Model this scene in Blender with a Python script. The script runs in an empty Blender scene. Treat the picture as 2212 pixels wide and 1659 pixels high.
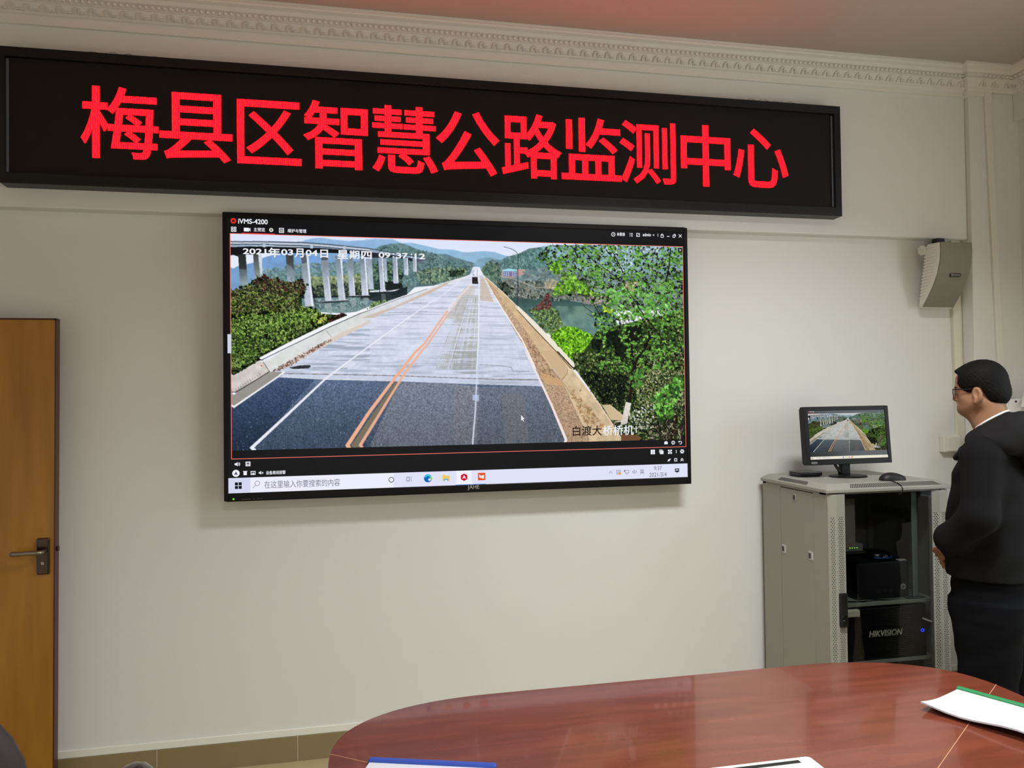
import bpy, bmesh, math, random
import numpy as np
from mathutils import Vector, Matrix
S = bpy.context.scene
COL = S.collection
R = math.radians
PI = math.pi

# ------------------------------------------------------------------ camera
cam_data = bpy.data.cameras.new('camera'); cam = bpy.data.objects.new('camera', cam_data); COL.objects.link(cam)
YAW, PITCH, ROLL = 0.2061, 0.0171, -0.0127
cam.location = (0.548, -3.567, 1.648)
fw = Vector((math.sin(YAW)*math.cos(PITCH), math.cos(YAW)*math.cos(PITCH), math.sin(PITCH)))
r0 = Vector((math.cos(YAW), -math.sin(YAW), 0)); u0 = r0.cross(fw)
rr = r0*math.cos(ROLL)+u0*math.sin(ROLL); uu = u0*math.cos(ROLL)-r0*math.sin(ROLL)
m3 = Matrix((rr, uu, -fw)).transposed()
cam.rotation_euler = m3.to_euler()
cam_data.sensor_fit = 'HORIZONTAL'; cam_data.sensor_width = 36.0
cam_data.lens = 36.0*1664.8/2212
cam_data.clip_start = .05
S.camera = cam

# ------------------------------------------------------------------ light and exposure
S.view_settings.view_transform = 'Standard'; S.view_settings.look = 'None'
S.view_settings.exposure = 0.0; S.view_settings.gamma = 1.0
S.view_settings.use_curve_mapping = False
world = bpy.data.worlds.new('world'); S.world = world; world.use_nodes = True
world.node_tree.nodes['Background'].inputs[0].default_value = (.75, .88, 1, 1)
world.node_tree.nodes['Background'].inputs[1].default_value = 1.0
def area(name, loc, target, sx, sy, power, color, spread=180):
    l = bpy.data.lights.new(name, 'AREA'); l.shape = 'RECTANGLE'; l.size = sx; l.size_y = sy
    l.energy = power; l.color = color; l.spread = R(spread)
    o = bpy.data.objects.new(name, l); COL.objects.link(o); o.location = loc
    o.rotation_euler = (Vector(target)-Vector(loc)).to_track_quat('-Z', 'Y').to_euler()
    return o
# the two ceiling fittings, one ahead of the camera and one behind it
area('ceiling_lamp', (2.15, -1.85, 3.285), (2.15, -1.85, 0), .9, .3, 60, (.95, .985, .985), 142)
area('ceiling_lamp', (1.0, -4.6, 3.285), (1.0, -4.6, 0), .9, .3, 112, (.95, .985, .985), 142)
# daylight through the window in the wall on the right
area('daylight', (4.62, -2.5, 1.75), (1.0, -2.0, 1.0), 2.4, 1.7, 40, (.94, .98, 1))

# ------------------------------------------------------------------ materials
def lin(c):
    c = c/255.
    return c/12.92 if c <= .04045 else ((c+.055)/1.055)**2.4
def rgb(c): return (lin(c[0]), lin(c[1]), lin(c[2]), 1)
MATS = {}
def mat(name, c, rough=.5, metal=0., spec=.5, noise=0, amt=0., bump=0., bscale=200, coat=0., emit=None, estr=0.):
    if name in MATS: return MATS[name]
    m = bpy.data.materials.new(name); m.use_nodes = True; nt = m.node_tree; b = nt.nodes['Principled BSDF']
    b.inputs['Base Color'].default_value = rgb(c); b.inputs['Roughness'].default_value = rough
    b.inputs['Metallic'].default_value = metal; b.inputs['Specular IOR Level'].default_value = spec
    b.inputs['Coat Weight'].default_value = coat; b.inputs['Coat Roughness'].default_value = .08
    if emit:
        b.inputs['Emission Color'].default_value = rgb(emit); b.inputs['Emission Strength'].default_value = estr
    tc = nt.nodes.new('ShaderNodeTexCoord')
    if noise:
        n = nt.nodes.new('ShaderNodeTexNoise'); n.inputs['Scale'].default_value = noise; n.inputs['Detail'].default_value = 5
        nt.links.new(tc.outputs['Object'], n.inputs['Vector'])
        mx = nt.nodes.new('ShaderNodeMix'); mx.data_type = 'RGBA'
        k = rgb(c); mx.inputs[6].default_value = tuple(min(1, v*(1-amt)) for v in k[:3])+(1,); mx.inputs[7].default_value = tuple(min(1, v*(1+amt)) for v in k[:3])+(1,)
        nt.links.new(n.outputs['Fac'], mx.inputs[0]); nt.links.new(mx.outputs[2], b.inputs['Base Color'])
    if bump:
        n2 = nt.nodes.new('ShaderNodeTexNoise'); n2.inputs['Scale'].default_value = bscale; n2.inputs['Detail'].default_value = 4
        nt.links.new(tc.outputs['Object'], n2.inputs['Vector'])
        bp = nt.nodes.new('ShaderNodeBump'); bp.inputs['Strength'].default_value = bump; bp.inputs['Distance'].default_value = .002
        nt.links.new(n2.outputs['Fac'], bp.inputs['Height']); nt.links.new(bp.outputs['Normal'], b.inputs['Normal'])
    MATS[name] = m
    return m
def glow(name, c, strength=1.):
    if name in MATS: return MATS[name]
    m = bpy.data.materials.new(name); m.use_nodes = True; nt = m.node_tree; nt.nodes.clear()
    e = nt.nodes.new('ShaderNodeEmission'); e.inputs[0].default_value = rgb(c); e.inputs[1].default_value = strength
    o = nt.nodes.new('ShaderNodeOutputMaterial'); nt.links.new(e.outputs[0], o.inputs[0])
    MATS[name] = m
    return m
def math_node(nt, op, a, b=None):
    n = nt.nodes.new('ShaderNodeMath'); n.operation = op
    for i, v in enumerate((a, b)):
        if v is None: continue
        if isinstance(v, (int, float)): n.inputs[i].default_value = v
        else: nt.links.new(v, n.inputs[i])
    return n.outputs[0]
def perforated(name, c, pu, pv, rad, axes='XZ', rough=.5, bands=None):
    """sheet metal with a staggered grid of round holes"""
    m = bpy.data.materials.new(name); m.use_nodes = True; nt = m.node_tree; b = nt.nodes['Principled BSDF']
    b.inputs['Base Color'].default_value = rgb(c); b.inputs['Roughness'].default_value = rough
    tc = nt.nodes.new('ShaderNodeTexCoord'); sp = nt.nodes.new('ShaderNodeSeparateXYZ'); nt.links.new(tc.outputs['Object'], sp.inputs[0])
    u = sp.outputs['XYZ'.index(axes[0])]; v = sp.outputs['XYZ'.index(axes[1])]
    def dist(off):
        fu = math_node(nt, 'SUBTRACT', math_node(nt, 'FRACT', math_node(nt, 'ADD', math_node(nt, 'DIVIDE', u, pu), off+50)), .5)
        fv = math_node(nt, 'SUBTRACT', math_node(nt, 'FRACT', math_node(nt, 'ADD', math_node(nt, 'DIVIDE', v, pv), off+50)), .5)
        a = math_node(nt, 'MULTIPLY', fu, pu); d = math_node(nt, 'MULTIPLY', fv, pv)
        return math_node(nt, 'ADD', math_node(nt, 'MULTIPLY', a, a), math_node(nt, 'MULTIPLY', d, d))
    dm = math_node(nt, 'MINIMUM', dist(0.), dist(.5)); hole = math_node(nt, 'LESS_THAN', dm, rad*rad)
    if bands:
        tot = None
        for a, b2 in bands:
            k = math_node(nt, 'MULTIPLY', math_node(nt, 'GREATER_THAN', u, a), math_node(nt, 'LESS_THAN', u, b2)); tot = k if tot is None else math_node(nt, 'ADD', tot, k)
        hole = math_node(nt, 'MULTIPLY', hole, tot)
    t = nt.nodes.new('ShaderNodeBsdfTransparent'); mx = nt.nodes.new('ShaderNodeMixShader')
    nt.links.new(hole, mx.inputs[0]); nt.links.new(b.outputs[0], mx.inputs[1]); nt.links.new(t.outputs[0], mx.inputs[2])
    nt.links.new(mx.outputs[0], nt.nodes['Material Output'].inputs[0])
    return m

# ------------------------------------------------------------------ mesh helpers
def root_base(o):
    while o is not None and o.parent is not None: o = o.parent
    return np.array(o.get('base', (0, 0, 0)), float) if o is not None else np.zeros(3)
class MB:
    """collects shapes, then links them as one mesh object"""
    def __init__(self): self.v = []; self.f = []
    def add(self, vs, fs):
        k = len(self.v); self.v += [tuple(map(float, p)) for p in vs]; self.f += [tuple(i+k for i in f) for f in fs]; return self
    def box(self, x0, x1, y0, y1, z0, z1):
        v = [(x, y, z) for z in (z0, z1) for y in (y0, y1) for x in (x0, x1)]
        return self.add(v, [(0, 2, 3, 1), (4, 5, 7, 6), (0, 1, 5, 4), (2, 6, 7, 3), (0, 4, 6, 2), (1, 3, 7, 5)])
    def hexa(self, bottom, top):
        return self.add(list(bottom)+list(top), [(3, 2, 1, 0), (4, 5, 6, 7), (0, 1, 5, 4), (1, 2, 6, 5), (2, 3, 7, 6), (3, 0, 4, 7)])
    def prism(self, poly, a0, a1, axis='y'):
        def P(p, a): return {'x': (a, p[0], p[1]), 'y': (p[0], a, p[1]), 'z': (p[0], p[1], a)}[axis]
        n = len(poly); v = [P(p, a0) for p in poly]+[P(p, a1) for p in poly]
        return self.add(v, [tuple(range(n)), tuple(range(2*n-1, n-1, -1))]+[(i, i+n, (i+1) % n+n, (i+1) % n) for i in range(n)])
    def cyl(self, p0, p1, r, n=20, r1=None):
        p0, p1 = Vector(p0), Vector(p1); d = (p1-p0).normalized(); a = d.orthogonal().normalized(); b = d.cross(a); r1 = r if r1 is None else r1
        v = []
        for p, q in ((p0, r), (p1, r1)): v += [p+(a*math.cos(2*PI*i/n)+b*math.sin(2*PI*i/n))*q for i in range(n)]
        return self.add(v, [tuple(range(n-1, -1, -1)), tuple(range(n, 2*n))]+[(i, (i+1) % n, (i+1) % n+n, i+n) for i in range(n)])
    def tube(self, pts, r, n=10, smooth=0):
        pts = [Vector(p) for p in pts]
        for _ in range(smooth):
            q = [pts[0]]
            for a, b in zip(pts[:-1], pts[1:]): q += [a*.75+b*.25, a*.25+b*.75]
            pts = q+[pts[-1]]
        v = []; f = []; a = None
        for i, p in enumerate(pts):
            d = (pts[min(i+1, len(pts)-1)]-pts[max(i-1, 0)]).normalized()
            a = d.orthogonal().normalized() if a is None else (a-d*a.dot(d)).normalized()
            b = d.cross(a); q = r[min(i, len(r)-1)] if isinstance(r, (list, tuple)) else r
            v += [p+(a*math.cos(2*PI*k/n)+b*math.sin(2*PI*k/n))*q for k in range(n)]
        for i in range(len(pts)-1): f += [(i*n+k, i*n+(k+1) % n, (i+1)*n+(k+1) % n, (i+1)*n+k) for k in range(n)]
        f += [tuple(range(n-1, -1, -1)), tuple(range((len(pts)-1)*n, len(pts)*n))]
        return self.add(v, f)
    def lathe(self, prof, c, n=32, axis='z', sx=1., sy=1.):
        v = []; f = []
        for (r, h) in prof:
            for k in range(n):
                x, y = r*math.cos(2*PI*k/n)*sx, r*math.sin(2*PI*k/n)*sy
                q = {'z': (x, y, h), 'y': (x, -h, y), 'x': (h, x, y)}[axis]
                v.append((c[0]+q[0], c[1]+q[1], c[2]+q[2]))
        for i in range(len(prof)-1): f += [(i*n+k, i*n+(k+1) % n, (i+1)*n+(k+1) % n, (i+1)*n+k) for k in range(n)]
        f += [tuple(range(n-1, -1, -1)), tuple(range((len(prof)-1)*n, len(prof)*n))]
        return self.add(v, f)
    def ring(self, c, r0_, r1_, y0, y1, n=28, axis='y'):
        """flat annulus with thickness, facing -y"""
        v = []
        for (r, y) in ((r0_, y0), (r1_, y0), (r1_, y1), (r0_, y1)): v += [(c[0]+r*math.cos(2*PI*k/n), y, c[1]+r*math.sin(2*PI*k/n)) for k in range(n)]
        f = []
        for a in range(4):
            b = (a+1) % 4; f += [(a*n+k, a*n+(k+1) % n, b*n+(k+1) % n, b*n+k) for k in range(n)]
        return self.add(v, f)
    def sphere(self, c, rx, ry=None, rz=None, n=14):
        ry = ry or rx; rz = rz or rx; v = []; f = []
        for i in range(n+1):
            t = PI*i/n
            v += [(c[0]+rx*math.sin(t)*math.cos(2*PI*k/(2*n)), c[1]+ry*math.sin(t)*math.sin(2*PI*k/(2*n)), c[2]+rz*math.cos(t)) for k in range(2*n)]
        for i in range(n): f += [(i*2*n+k, (i+1)*2*n+k, (i+1)*2*n+(k+1) % (2*n), i*2*n+(k+1) % (2*n)) for k in range(2*n)]
        return self.add(v, f)
    def build(self, name, m, parent=None, bevel=0, seg=2, smooth=False, world=True):
        me = bpy.data.meshes.new(name)
        off = root_base(parent) if world else np.zeros(3)
        if len(self.v): me.from_pydata([tuple(np.array(p)-off) for p in self.v], [], self.f)
        bm = bmesh.new(); bm.from_mesh(me); bmesh.ops.remove_doubles(bm, verts=bm.verts, dist=1e-6); bmesh.ops.recalc_face_normals(bm, faces=bm.faces); bm.to_mesh(me); bm.free()
        return link(name, me, m, parent, bevel, seg, smooth)
def link(name, me, m, parent=None, bevel=0, seg=2, smooth=False):
    o = bpy.data.objects.new(name, me); COL.objects.link(o)
    for k in (m if isinstance(m, (list, tuple)) else [m]): me.materials.append(k)
    if parent is not None: o.parent = parent
    if smooth:
        for p in me.polygons: p.use_smooth = True
    if bevel:
        b = o.modifiers.new('bevel', 'BEVEL'); b.width = bevel; b.segments = seg; b.limit_method = 'ANGLE'; b.angle_limit = R(35)
        b.harden_normals = False
    return o
def clear_base():
    for o in bpy.data.objects:
        if 'base' in o: del o['base']
def thing(name, label, cat, base=(0, 0, 0), rotz=0., group=None):
    """an Empty at the thing's base; parts built with world coordinates are moved into its frame"""
    o = bpy.data.objects.new(name, None); COL.objects.link(o); o.empty_display_size = .05
    o.location = base; o.rotation_euler = (0, 0, rotz); o['label'] = label; o['category'] = cat; o['base'] = list(base)
    if group: o['group'] = group
    return o
def tag(o, label, cat, group=None):
    o['label'] = label; o['category'] = cat
    if group: o['group'] = group
    return o
def struct(o, label=None):
    o['kind'] = 'structure'
    if label: o['label'] = label
    return o
def text_mesh(body, size, bold=0., shear=0., spacing=1., res=4):
    """glyph outlines as a flat mesh in x-y, origin at the left end of the base line"""
    c = bpy.data.curves.new('glyphs', 'FONT'); c.body = body; c.size = size; c.shear = shear; c.space_character = spacing; c.resolution_u = res
    o = bpy.data.objects.new('glyphs', c); COL.objects.link(o); bpy.context.view_layer.update()
    me = bpy.data.meshes.new_from_object(o.evaluated_get(bpy.context.evaluated_depsgraph_get()))
    me.materials.clear()
    bpy.data.objects.remove(o); bpy.data.curves.remove(c)
    if bold > 0:                                   # heavier strokes: a band along every outline edge
        bm = bmesh.new(); bm.from_mesh(me); bmesh.ops.remove_doubles(bm, verts=bm.verts, dist=size*1e-4); r = bold*size
        E = [(e.verts[0].co.copy(), e.verts[1].co.copy()) for e in bm.edges if len(e.link_faces) == 1]; mb = MB()
        for a, b in E:
            d = (b-a).normalized(); n = Vector((-d.y, d.x, 0))*r; a2 = a-d*r*.8; b2 = b+d*r*.8
            mb.add([a2+n, a2-n, b2-n, b2+n], [(0, 1, 2, 3)])
        k = len(bm.verts); vs = [bm.verts.new(v) for v in mb.v]
        for f in mb.f: bm.faces.new([vs[i] for i in f])
        bm.to_mesh(me); bm.free()
    return me
def letters(name, body, m, parent, x, y, z, w=None, h=None, size=.1, bold=0., shear=0., spacing=1., thick=0., fit=True):
    """lettering on a wall-parallel face: left end x, face y, lower edge z, fitted to width w and height h"""
    me = text_mesh(body, size, bold, shear, spacing); n = len(me.vertices); a = np.empty(n*3); me.vertices.foreach_get('co', a); a = a.reshape(-1, 3)
    lo, hi = a.min(0), a.max(0); sx = (w/(hi[0]-lo[0])) if w else 1.; sz = (h/(hi[1]-lo[1])) if h else sx
    if not w: sx = sz
    b = np.c_[(a[:, 0]-lo[0])*sx+x, np.full(n, y), (a[:, 1]-lo[1])*sz+z]
    off = root_base(parent)
    me.vertices.foreach_set('co', (b-off).ravel()); me.update()
    if thick:
        bm = bmesh.new(); bm.from_mesh(me); r = bmesh.ops.extrude_face_region(bm, geom=bm.faces[:]); vs = [g for g in r['geom'] if isinstance(g, bmesh.types.BMVert)]
        bmesh.ops.translate(bm, verts=vs, vec=(0, -thick, 0)); bmesh.ops.recalc_face_normals(bm, faces=bm.faces); bm.to_mesh(me); bm.free()
    return link(name, me, m, parent)
# ------------------------------------------------------------------ the room
XL, XR, YB, ZC = -1.5, 4.19, -6.6, 3.40
WY, BY, CY, CX = .12, .05, .02, 3.872            # lower wall, beam face, column face, column edge
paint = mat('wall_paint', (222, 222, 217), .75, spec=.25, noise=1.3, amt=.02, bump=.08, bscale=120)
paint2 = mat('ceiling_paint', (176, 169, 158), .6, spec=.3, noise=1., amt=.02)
plaster = mat('cornice_plaster', (220, 217, 208), .7, spec=.25)
trunk_m = mat('trunking_plastic', (226, 224, 214), .45)
struct(MB().box(XL-.1, CX+.3, WY, WY+.2, 0, 2.6).build('wall_front', paint), 'white painted lower wall behind the display')
struct(MB().box(XL-.1, CX, BY, WY+.2, 2.483, ZC+.1).build('beam', paint, bevel=.006), 'white painted beam above the display')
struct(MB().box(CX, XR+.3, CY, WY+.2, 0, ZC+.1).build('column', paint, bevel=.005), 'white column at the right end of the front wall')
w = MB().box(XR-.035, XR+.2, YB, CY, 3.14, ZC+.1)                      # the beam over the recessed right wall
struct(w.build('lintel', paint, bevel=.004), 'white beam over the right wall')
w = MB().box(XR, XR+.2, -1.25, CY, 0, 3.14).box(XR, XR+.2, YB, -3.75, 0, 3.14).box(XR, XR+.2, -3.75, -1.25, 0, .9).box(XR, XR+.2, -3.75, -1.25, 2.7, 3.14)
struct(w.build('wall_right', paint), 'white right wall with a window')
w = MB().box(XL-.2, XL, -.02, WY, 0, ZC).box(XL-.2, XL, YB, -.86, 0, ZC).box(XL-.2, XL, -.86, -.02, 2.06, ZC)
struct(w.build('wall_left', paint), 'white left wall with a doorway')
struct(MB().box(XL-2., XL-1.9, -2, WY, 0, ZC).build('wall_corridor', paint), 'corridor wall beyond the doorway')
struct(MB().box(XL-.2, XR+.2, YB-.2, YB, 0, ZC).build('wall_back', paint), 'back wall')
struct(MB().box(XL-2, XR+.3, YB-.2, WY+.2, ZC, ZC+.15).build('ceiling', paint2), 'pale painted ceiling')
def tile_floor():
    m = bpy.data.materials.new('floor_tile'); m.use_nodes = True; nt = m.node_tree; b = nt.nodes['Principled BSDF']
    tc = nt.nodes.new('ShaderNodeTexCoord'); br = nt.nodes.new('ShaderNodeTexBrick'); br.offset = 0.; br.inputs['Scale'].default_value = 1.
    br.inputs['Brick Width'].default_value = .6; br.inputs['Row Height'].default_value = .6; br.inputs['Mortar Size'].default_value = .004
    br.inputs['Color1'].default_value = rgb((186, 172, 132)); br.inputs['Color2'].default_value = rgb((180, 166, 128)); br.inputs['Mortar'].default_value = rgb((120, 112, 92))
    nt.links.new(tc.outputs['Object'], br.inputs['Vector']); nt.links.new(br.outputs['Color'], b.inputs['Base Color']); b.inputs['Roughness'].default_value = .25
    return m
struct(MB().box(XL-2, XR+.3, YB-.2, WY+.2, -.1, 0).build('floor', tile_floor()), 'glossy beige tiled floor')
tile = mat('baseboard_tile', (136, 122, 86), .22, noise=9, amt=.06); grout = mat('tile_grout', (200, 192, 170), .8)
b = MB(); g = MB(); x = -1.5
while x < CX:
    x1 = min(x+.5985, CX); b.box(x+.0015, x1-.0015, WY-.012, WY, 0, .112); x += .5985
bb = struct(b.build('baseboard_front', tile, bevel=.001), 'olive tile skirting along the front wall')
struct(g.box(-1.5, CX, WY-.0105, WY, 0, .111).build('trim_1', grout), 'grout between the skirting tiles')
struct(MB().box(-1.5, CX, WY-.008, WY, .112, .146).build('trim_2', mat('ledge_paint', (232, 230, 220), .6), bevel=.003), 'white painted ledge above the tile skirting')
# window in the right wall (outside the frame, lights the room)
wf = mat('window_frame', (225, 226, 226), .4)
f = MB()
for y in (-3.75, -2.52, -1.31): f.box(XR+.06, XR+.12, y, y+.06, .9, 2.7)
f.box(XR+.06, XR+.12, -3.75, -1.25, .9, .96).box(XR+.06, XR+.12, -3.75, -1.25, 2.64, 2.7)
win = struct(f.build('window_1', wf, bevel=.003), 'white framed window in the right wall')
# plaster cornice: swept profile with a bead row and a running frieze
PROF = [(0., 3.286), (.018, 3.286), (.024, 3.296), (.034, 3.300), (.036, 3.304), (.062, 3.334), (.070, 3.336), (.070, 3.340), (.064, 3.344), (.066, 3.362), (.074, 3.364), (.080, 3.370), (.086, 3.376), (.098, 3.380), (.106, 3.382), (.108, 3.388), (.120, 3.390), (.120, 3.4005), (0., 3.4005)]
def cornice(name, path, label):
    """path: wall-face points with the room on its right-hand side; mitred at each corner"""
    pts = [Vector((p[0], p[1], 0)) for p in path]; mb = MB(); v = []; f = []; n = len(PROF)
    def normal(a, b): d = (b-a).normalized(); return Vector((d.y, -d.x, 0))
    for i, p in enumerate(pts):
        n0 = normal(pts[i-1], p) if i else None; n1 = normal(p, pts[i+1]) if i < len(pts)-1 else None
        nn = n0 if n1 is None else n1 if n0 is None else (n0+n1)/(1+n0.dot(n1))
        v += [(p.x+nn.x*o, p.y+nn.y*o, z) for o, z in PROF]
    for i in range(len(pts)-1): f += [(i*n+k, i*n+(k+1) % n, (i+1)*n+(k+1) % n, (i+1)*n+k) for k in range(n)]
    f += [tuple(range(n-1, -1, -1)), tuple(range((len(pts)-1)*n, len(pts)*n))]
    mb.add(v, f); root = struct(mb.build(name, plaster), label)
    # ornaments
    beads = MB(); fr = MB(); a2, b2 = Vector((.036, 3.304)), Vector((.062, 3.334)); sl = (b2-a2).normalized(); nl = Vector((sl.y, -sl.x)); L = (b2-a2).length
    def ribbon(P, D, N, s0, path2, wd, hh):
        q = []
        for (s, t) in path2: q.append((s0+s, t))
        for (sa, ta), (sb, tb) in zip(q[:-1], q[1:]):
            dx, dy = sb-sa, tb-ta; l = math.hypot(dx, dy) or 1; ox, oy = -dy/l*wd, dx/l*wd
            vs = []
            for h_ in (0., hh):
                for (s, t) in ((sa+ox, ta+oy), (sb+ox, tb+oy), (sb-ox, tb-oy), (sa-ox, ta-oy)):
                    o = a2.x+sl.x*t+nl.x*h_; z = a2.y+sl.y*t+nl.y*h_
                    vs.append(P+D*s+N*o+Vector((0, 0, z)))
            fr.add(vs, [(4, 5, 6, 7), (0, 1, 5, 4), (1, 2, 6, 5), (2, 3, 7, 6), (3, 0, 4, 7)])
    for i in range(len(pts)-1):
        P, Q = pts[i], pts[i+1]; D = (Q-P).normalized(); N = normal(P, Q); ln = (Q-P).length; e0 = .02; s = e0
        if ln < .05: continue
        k = int((ln-.05)/.0625); st = (ln-.05)/max(k, 1)
        for j in range(k):
            s0 = .025+j*st
            for rr_, lift in ((.0125, 0.), (.0075, .004)):
                arc = [(.017+rr_*math.cos(t), .021+rr_*math.sin(t)) for t in np.linspace(PI, 0, 7)]
                ribbon(P, D, N, s0, [(.017-rr_, .004)]+arc+[(.017+rr_, .005+lift*2), (.052-lift*2, .005+lift*2)], .0021, .0065)
            ribbon(P, D, N, s0, [(.036, .0145), (.044, .0145)], .0018, .0055)
        kb = int((ln-.06)/.025)
        for j in range(kb):
            p = P+D*(.03+(j+.5)*(ln-.06)/kb)+N*.067
            beads.sphere((p.x, p.y, 3.353), .0085, .0085, .0075, 6)
    if fr.v: fr.build('frieze', plaster, root)
    if beads.v: beads.build('bead_row', plaster, root, smooth=True)
    return root
cornice('trim_3', [(XL, BY), (CX, BY), (CX, CY), (XR-.035, CY), (XR-.035, YB)], 'white plaster cornice with bead row and running frieze')
# ceiling fittings
fit_m = mat('lamp_housing', (235, 235, 232), .4)
for i, y in enumerate((-1.85, -4.6)):
    t = thing('ceiling_light', ['long white ceiling lamp nearer the front wall', 'long white ceiling lamp behind the camera'][i], 'ceiling light', ((2.15, 1.0)[i], y, ZC), 0, 'ceiling lamps')
    MB().box((1.65, .5)[i], (2.65, 1.5)[i], y-.19, y+.19, 3.30, ZC).build('lamp_housing', fit_m, t, bevel=.006)
    MB().box((1.69, .54)[i], (2.61, 1.46)[i], y-.16, y+.16, 3.294, 3.30).build('diffuser', glow('lamp_glow', (255, 246, 228), 1.2), t)

# open door, swung back parallel to the front wall
dm = bpy.data.materials.new('door_veneer'); dm.use_nodes = True
nt = dm.node_tree; bs = nt.nodes['Principled BSDF']; tc = nt.nodes.new('ShaderNodeTexCoord'); mp = nt.nodes.new('ShaderNodeMapping'); mp.inputs['Scale'].default_value = (9, 9, .9)
nz = nt.nodes.new('ShaderNodeTexNoise'); nz.inputs['Scale'].default_value = 2.2; nz.inputs['Detail'].default_value = 6; cr = nt.nodes.new('ShaderNodeValToRGB')
cr.color_ramp.elements[0].color = rgb((150, 100, 20)); cr.color_ramp.elements[1].color = rgb((170, 117, 32)); cr.color_ramp.elements[0].position = .3; cr.color_ramp.elements[1].position = .7
nt.links.new(tc.outputs['Object'], mp.inputs[0]); nt.links.new(mp.outputs[0], nz.inputs['Vector']); nt.links.new(nz.outputs['Fac'], cr.inputs[0]); nt.links.new(cr.outputs[0], bs.inputs['Base Color'])
bs.inputs['Roughness'].default_value = .35
DX, DY0, DY1 = -.6605, -.02, .02
door = struct(MB().hexa([(-1.48, DY0, .01), (DX-.017, DY0, .01), (DX-.017, DY1, .01), (-1.48, DY1, .01)], [(-1.48, DY0, 1.995), (DX-.003, DY0, 1.995), (DX-.003, DY1, 1.995), (-1.48, DY1, 1.995)]).build('door_1', dm), 'tan wood veneer door standing open with dark edging')
edge = mat('door_edge', (74, 36, 16), .4)
MB().hexa([(DX-.0172, DY0-.0005, .01), (DX-.011, DY0-.0005, .01), (DX-.011, DY1, .01), (DX-.0172, DY1, .01)], [(DX-.003, DY0-.0005, 2.), (DX+.003, DY0-.0005, 2.), (DX+.003, DY1, 2.), (DX-.003, DY1, 2.)]).box(-1.48, DX+.003, DY0-.0005, DY1, 1.995, 2.003).build('door_edging', edge, door)
steel = mat('brushed_steel', (150, 142, 128), .28, 1., noise=40, amt=.1); dsteel = mat('aged_steel', (78, 68, 58), .22, 1., noise=18, amt=.25)
h = MB().box(-.732, -.684, DY0-.012, DY0, .938, 1.088).build('lock_plate', dsteel, door, bevel=.005, seg=3)
MB().tube([(-.70, DY0-.01, 1.035), (-.70, DY0-.05, 1.036), (-.712, DY0-.056, 1.036), (-.74, DY0-.056, 1.036), (-.808, DY0-.052, 1.034), (-.812, DY0-.04, 1.033)], .0095, 14, 2).build('lever_handle', steel, door, smooth=True)
MB().cyl((-.707, DY0-.013, .985), (-.707, DY0-.016, .985), .007).build('keyhole', steel, door)
MB().box(DX-.016, DX+.004, -.008, .008, 1.028, 1.047).build('latch_bolt', dsteel, door, bevel=.001)
# ------------------------------------------------------------------ the camera feed shown on the two screens
# A small software painter: draws the road picture into an array, which becomes the emission colour of the
# flat grid of picture cells on each screen.
VX0, VX1, VZ0, VZ1 = .0325, 2.173, 1.429, 2.386        # the picture's rectangle on the big display
PW, PH, SS = 920, 412, 2
HM = np.array([[1.837871838e-03, -1.130549291e-05, -8.783322913e-01],
               [-2.075887819e-04, -1.921544609e-03, 3.340580429e+00],
               [-1.110053090e-04, 1.070958918e-05, 1.0]])
def on_screen(pts):
    q = np.c_[np.asarray(pts, float), np.ones(len(pts))] @ HM.T
    return q[:, :2] / q[:, 2:]
def to_cells(pts):
    q = on_screen(pts)
    return np.c_[(q[:, 0]-VX0)/(VX1-VX0)*PW*SS, (VZ1-q[:, 1])/(VZ1-VZ0)*PH*SS]
def frame_of(x0, y0, s):
    def f(*p): return [(x0+p[i]/s, y0+p[i+1]/s) for i in range(0, len(p), 2)]
    return f

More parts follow.
